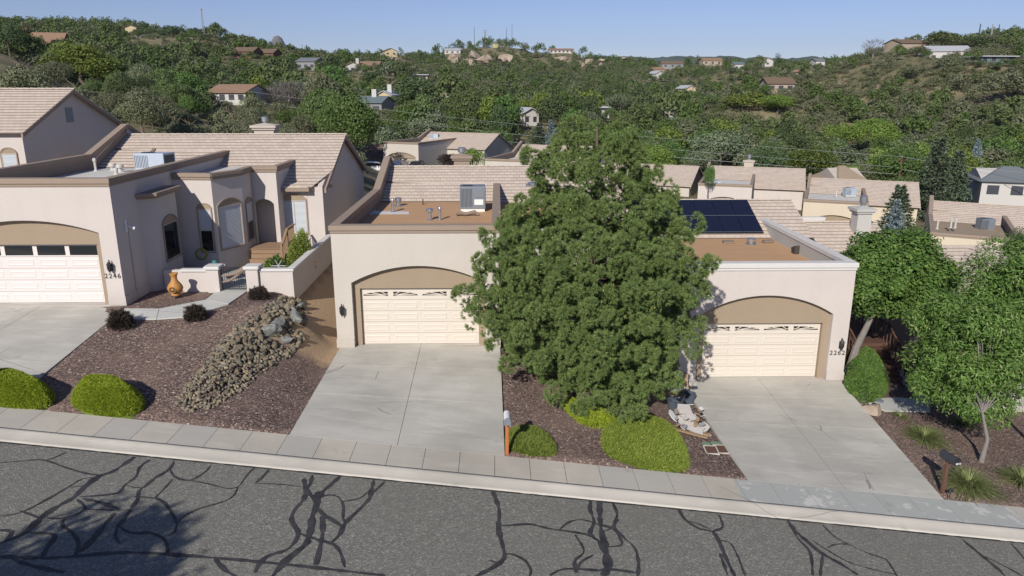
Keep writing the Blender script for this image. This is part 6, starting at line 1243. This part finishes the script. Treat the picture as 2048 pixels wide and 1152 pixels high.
SH = (('plaster_piece', 'tall broken plaster slab leaning on the blue bins', 'debris', 1370, 846, .62, .75, .03, 'broken_plaster', .35, .55, .1, .42), ('plaster_piece', 'cracked plaster sheet in the centre of the debris heap', 'debris', 1374, 856, .85, .5, .03, 'broken_plaster', -.35, .4, .15, .34), ('plaster_piece', 'white plaster panel lying lowest toward the street', 'debris', 1382, 866, .85, .42, .04, 'broken_plaster', -.5, .3, .15, .22),
      ('plaster_piece', 'crumpled plaster piece at the right tip of the heap', 'debris', 1404, 868, .5, .4, .04, 'broken_plaster', .5, .2, -.3, .22), ('plaster_piece', 'curled white scrap at the left side of the heap', 'debris', 1345, 848, .28, .6, .03, 'white_patch', .5, .5, .3, .30), ('plaster_piece', 'torn plaster scrap lying over the larger blue bin', 'debris', 1352, 806, .7, .42, .03, 'broken_plaster', .3, .25, -.1, .62), ('plaster_piece', 'pale chunk crowning the smaller blue bin', 'debris', 1381, 793, .32, .36, .12, 'broken_plaster', .3, .2, .2, .58),
      ('plaster_piece', 'small white flake fallen beside the heap near the driveway', 'debris', 1416, 874, .2, .16, .03, 'white_patch', .3, .1, 0, .06), ('board', 'splintered brown board along the lower edge of the heap', 'board', 1377, 872, 1.35, .13, .05, 'splinter_wood', -.42, 0, .1, .12), ('board', 'short stained board across the white plaster panel', 'board', 1391, 864, .16, .5, .04, 'splinter_wood', -.5, .35, 0, .38), ('board', 'brown board standing up between the two blue bins', 'board', 1370, 800, .16, .7, .05, 'splinter_wood', -.1, 1.0, 0, .75), ('board', 'thick brown plank end under the right tip of the heap', 'board', 1398, 872, .75, .16, .08, 'splinter_wood', -.4, 0, 0, .10))
for i, a in enumerate(SH): shard(*a, seed=i + 3)
for i in range(38): x, y = dr.uniform(1350, 1406), dr.uniform(832, 872); shard('plaster_piece', 'small jagged plaster flake strewn over the debris heap', 'debris', x, y, dr.uniform(.12, .3), dr.uniform(.08, .2), .02, dr.choice(['broken_plaster', 'broken_plaster', 'white_patch', 'splinter_wood', 'wall_grey']), dr.uniform(0, 3), dr.uniform(0, .7), dr.uniform(-.4, .4), dr.uniform(.22, .5), i + 60)['group'] = 'plaster flakes on the debris heap'
# deck stairs between the right houses, railings, fence
rs = empty('garden_steps', (0, 0, 0), 0, 'red brown wooden steps climbing between 2262 and its right neighbour', 'steps'); q = MB(); b = Vector((17.1, 30.0, -2.6))
for k in range(7): q.box(b.x - .9, b.x + .9, b.y + .3 * k, b.y + .3 * k + .28, -3.4, -2.45 + .17 * k)
q.box(b.x - 2.2, b.x + 1.2, b.y + 2.1, b.y + 6.5, -1.5, -1.28); q.build('steps', 'red_deck', rs)
for s_ in (-.95, .95):
    q = MB(); q.bar((b.x + s_, b.y, -1.5), (b.x + s_, b.y + 2.2, -.35), .09, .05); q.bar((b.x + s_, b.y + 2.2, -.35), (b.x + s_, b.y + 6, -.35), .09, .05)
    for k in range(20): y = b.y + .05 + k * .3; f = min(1, (y - b.y) / 2.2); q.bar((b.x + s_, y, -2.4 + 1.1 * f), (b.x + s_, y, -1.5 + 1.15 * f), .04)
    q.bar((b.x + s_, b.y, -2.9), (b.x + s_, b.y, -1.4), .11); q.build('railing', 'red_deck', rs)
rl = empty('hand_rail', (0, 0, 0), 0, 'black metal handrail in front of the green shrub under the number 2262', 'railing'); q = MB(); a_, b_ = gp(1690, 765) + Vector((0, 0, .8)), gp(1733, 790) + Vector((0, 0, .75)); q.bar(a_, b_, .035); q.bar(b_, b_ - Vector((0, 0, .9)), .035); q.bar(a_, a_ - Vector((0, 0, .9)), .035); q.build('rail', 'black_metal', rl)

# ------------------------------------------------------------------ the big pine
def big_pine():
    r = np.random.default_rng(21); cx, cy = 3.45, 26.1
    zs = [-.7, -.1, .6, 1.3, 2.7, 3.9, 5.0, 6.2, 7.0, 7.7, 8.35, 8.7]; rs_ = [1.6, 2.4, 3.0, 3.35, 3.55, 3.5, 3.1, 2.35, 2.05, 1.8, 1.15, .3]; xs = [.3, .3, .1, .2, -.1, .15, -.05, .05, 0, -.15, -.05, .05]
    limbs = []; z = -.6; lv = 0
    while z < 8.5:
        R_ = float(np.interp(z, zs, rs_)); n = max(5, int(R_ * 4.9)); a0 = lv * 1.3
        for k in range(n):
            a = a0 + 2 * math.pi * (k + r.uniform(-.3, .3)) / n; Rk = R_ * r.uniform(.80, 1.06); ox = float(np.interp(z, zs, xs)); tip = np.array([cx + ox + Rk * math.cos(a), cy + Rk * .92 * math.sin(a), z + r.uniform(-.1, .22)]); limbs.append((np.array([cx + ox * .6, cy, max(-.4, z - Rk * .30)]), tip))
        z += .55; lv += 1
    for (x, y, Y) in ((930, 598, 25.0), (952, 640, 25.0), (962, 575, 25.2), (975, 482, 25.6), (968, 530, 25.4), (1030, 412, 26.0), (1064, 322, 26.1), (1108, 280, 26.2), (1150, 262, 26), (1228, 268, 26.2), (1278, 308, 26.1), (1325, 372, 26.0), (1345, 380, 26.2), (1385, 450, 25.6), (1415, 530, 25.0), (1395, 590, 25.0), (1390, 655, 25.2), (1385, 690, 24.8), (1340, 770, 24.0), (1262, 826, 22.9), (1290, 815, 23.1), (1170, 812, 23.2), (1110, 790, 23.6), (1020, 735, 24.4), (1000, 690, 24.6), (985, 650, 24.6)):
        tip = np.array(atY(x, y, Y)); limbs.append((np.array([cx, cy, tip[2] - 1.2]), tip))
    # every limb carries plump pads of needle bursts, kept apart so that dark gaps stay between them
    CL = []
    for ro, ti in limbs:
        L = np.linalg.norm(ti - ro); d = (ti - ro) / L; side = np.cross(d, [0, 0, 1.]); side /= np.linalg.norm(side) + 1e-9; CL.append((ti - d * .1, d, r.uniform(.30, .44))); m = max(3, int(L * 1.8))
        for j in range(m):
            f = 1 - (j + .7) / m * .66; CL.append((ro + d * L * f + side * (-1) ** j * r.uniform(.05, .62) + np.array([0, 0, r.uniform(-.12, .28) + .12 * f]), d * .5 + side * (-1) ** j * .4, r.uniform(.38, .62)))
    keep = []; P = np.zeros((0, 3)); Q = np.zeros(0)
    for c, d, q in CL:
        if len(P) and (np.linalg.norm((P - c) * np.array([1, 1, 1.0]), axis=1) < .78 * (Q + q)).any(): continue
        keep.append((c, d, q)); P = np.vstack([P, c]); Q = np.append(Q, q)
    T = []; D = []
    for c, d, q in keep:
        m = int(46 * q * q) + 6; ax = np.array([d[0], d[1], .8]); ax = ax / np.linalg.norm(ax); nd = unit(r.normal(size=(m, 3)) * .9 + ax * .75); st = nd * .9 + ax * np.maximum(nd @ ax, 0)[:, None] * .35; cc = c + st * q * r.uniform(.85, 1.12, (m, 1))
        for ct, dn in zip(cc, nd):
            n2 = 13; e = unit(r.normal(size=(n2, 3)) + dn * .8 + np.array([0, 0, .25])); T.append(ct + e * r.uniform(.11, .19)); D.append(e)
    T = np.vstack(T); D = unit(np.vstack(D)); ins = (T[:, 1] > 28.15) & ((T[:, 0] < .3) | (T[:, 0] > 7.1)); kp = ~ins & (T[:, 2] > -1.25); T, D = T[kp], D[kp]
    k = 20; n = len(T); print('pads', len(keep), 'tufts', n)
    C = np.repeat(T, k, 0); DD = np.repeat(D, k, 0); DD = unit(DD * .8 + unit(r.normal(size=DD.shape)) * .75); L = r.uniform(.09, .15, len(C)); C = C - np.repeat(D, k, 0) * (r.random((len(C), 1)) * .07)
    V, F = needles(C, DD, L, r.uniform(.014, .022, len(C)), r); return V, F, limbs, T, D
V, F, limbs, TT, DT = big_pine()
pt = empty('pine_tree', (3.45, 26.1, -1.1), 0, 'huge bushy dark green pine between the two middle garages', 'tree')
o = link('crown', npmesh('crown', V - np.array([3.45, 26.1, -1.1]), F), 'needle_pine', pt)
q = MB(); q.tube([(0, 0, -.3), (.05, 0, 2), (-.05, .05, 5), (.05, 0, 8), (0, 0, 10)], [.30, .24, .17, .09, .03], 10); q.build('trunk', 'bark', pt)
q = MB()
for i, (a, b) in enumerate(limbs):
    if i % 2 == 0: b = a + (b - a) * .5; a_ = Vector(a) - Vector((3.45, 26.1, -1.1)); b_ = Vector(b) - Vector((3.45, 26.1, -1.1)); q.tube([a_, a_.lerp(b_, .5), b_], [.045, .03, .01], 5, False)
q.build('limb', 'bark', pt)['kind'] = 'stuff'
q_r = np.random.default_rng(2); sel = q_r.choice(len(TT), 160, replace=False); cn = TT[sel] + DT[sel] * .12; Vc, Fc = cards(cn, unit(DT[sel] + .3 * q_r.normal(size=(160, 3))), .10, .035, 0, q_r)
o = link('pollen_cone', npmesh('pollen_cone', Vc - np.array([3.45, 26.1, -1.1]), Fc), plain('cone_yellow', (.50, .46, .14), .8), pt); o['kind'] = 'stuff'

# ------------------------------------------------------------------ leafy street trees at the right
def leafy_tree(name, label, base, centre, rad, rz, nb, n, leaf, asp, mt, seed, bark, trunk_pts, droop=0., r0=.12, blob=(.15, .34), clip=None):
    r = np.random.default_rng(seed); d = unit(r.normal(size=(nb, 3))); d[:, 2] = d[:, 2] * .8 + .1; c = d * r.uniform(.5, 1.0, (nb, 1)) * np.array([rad, rad, rz]) * .85; c = np.vstack([c, [[0, 0, 0]]]); br = np.append(r.uniform(*blob, nb), .45) * rad
    k = r.integers(0, nb + 1, n); nd = unit(r.normal(size=(n, 3)) + np.array([0, 0, .25])); R_ = br[k] * r.uniform(.75, 1.1, n) * (1 + .2 * vnoise(nd * 3 + k[:, None], 1.6, seed)); C = c[k] + nd * R_[:, None]
    D = unit(nd + .8 * r.normal(size=nd.shape) + np.array([0, 0, -droop])); L = leaf * r.uniform(.65, 1.35, n); N = unit(nd * .9 + .5 * r.normal(size=nd.shape) + np.array([0, 0, .45])); ax = unit(np.cross(N, np.cross(D, N))); sd_ = unit(np.cross(N, ax)); q = ax * (L / 2)[:, None]; w = sd_ * (L * asp / 2)[:, None]
    V = np.stack([C - q, C + w, C + q, C - w], 1); C2 = C + np.array(centre)
    if clip is not None: kp = ~clip(C2); V = V[kp]
    V = V.reshape(-1, 3) + np.array(centre) - np.array(base); t_ = empty(name, base, 0, label, 'tree'); link('crown', npmesh('crown', V, np.arange(len(V)).reshape(-1, 4)), mt, t_)
    q = MB(); q.tube([Vector(p) - Vector(base) for p in trunk_pts], [r0 * (1 - .55 * i / max(1, len(trunk_pts) - 1)) for i in range(len(trunk_pts))], 9); e = Vector(trunk_pts[-1]) - Vector(base); cc = Vector(centre) - Vector(base)
    for i in range(nb): q.tube([e, e.lerp(cc + Vector(c[i]), .5) + Vector((0, 0, .1)), cc + Vector(c[i])], [r0 * .28, r0 * .16, r0 * .05], 6, False)
    q.build('trunk', bark, t_); return t_
tp = gp(1692, 735, lo=26, hi=40); tb_ = Vector((15.15, 29.6, -2.0)); tc = atY(1782, 558, 31.2)
leafy_tree('leafy_tree', 'dense dark green tree with leaning trunk between 2262 and its neighbour', tb_, tc, 2.85, 2.0, 60, 70000, .13, .75, 'leaf_broad', 3, 'bark_grey', [tb_, tb_ + Vector((.35, .3, 1.3)), tb_ + Vector((1.1, .7, 2.7))], .1, .22, clip=lambda P: (P[:, 0] < 14.45))
b1 = gp(1962, 925); leafy_tree('leafy_tree', 'light green fine leaved street tree with pale trunk right of the driveway', b1, atY(1940, 722, 24.5), 2.15, 3.6, 80, 62000, .16, .30, 'leaf_willow', 5, 'bark_grey', [b1, b1 + Vector((.15, .1, .8)), b1 + Vector((-.05, .3, 1.7))], .45, .09)
b2 = gp(2095, 935) + Vector((.6, 1.0, 0)); leafy_tree('leafy_tree', 'second light green street tree cut by the right frame edge', b2, atY(2062, 620, 26.2), 2.7, 3.3, 80, 66000, .17, .30, 'leaf_willow', 6, 'bark_grey', [b2, b2 + Vector((-.1, .1, 1.2)), b2 + Vector((-.2, .2, 2.4))], .45, .10)
b3 = Vector((-12.9, -.2, 1.0)); leafy_tree('leafy_tree', 'street tree across the road whose shadow falls on the asphalt', b3, b3 + Vector((0, 0, 6.4)), 3.6, 3.2, 30, 9000, .34, .5, 'leaf_broad', 7, 'bark', [b3, b3 + Vector((0, 0, 2)), b3 + Vector((.1, 0, 4))], .2, .2)

# ------------------------------------------------------------------ the air: one even haze over the whole valley
hz = MB(); hz.box(-5600, 5600, -140, 7200, -330, 420); ho = hz.build('haze', None)
hm = bpy.data.materials.new('haze_air'); hm.use_nodes = True; hn = hm.node_tree
for n_ in list(hn.nodes):
    if n_.type != 'OUTPUT_MATERIAL': hn.nodes.remove(n_)
pv = hn.nodes.new('ShaderNodeVolumePrincipled'); pv.inputs['Color'].default_value = (.80, .88, 1, 1); pv.inputs['Density'].default_value = .00006; pv.inputs['Anisotropy'].default_value = .2
hn.links.new(pv.outputs[0], hn.nodes['Material Output'].inputs['Volume']); ho.data.materials.append(hm); tag(ho, 'thin pale haze over the valley', 'haze', kind='stuff')
scene.cycles.volume_bounces = 0
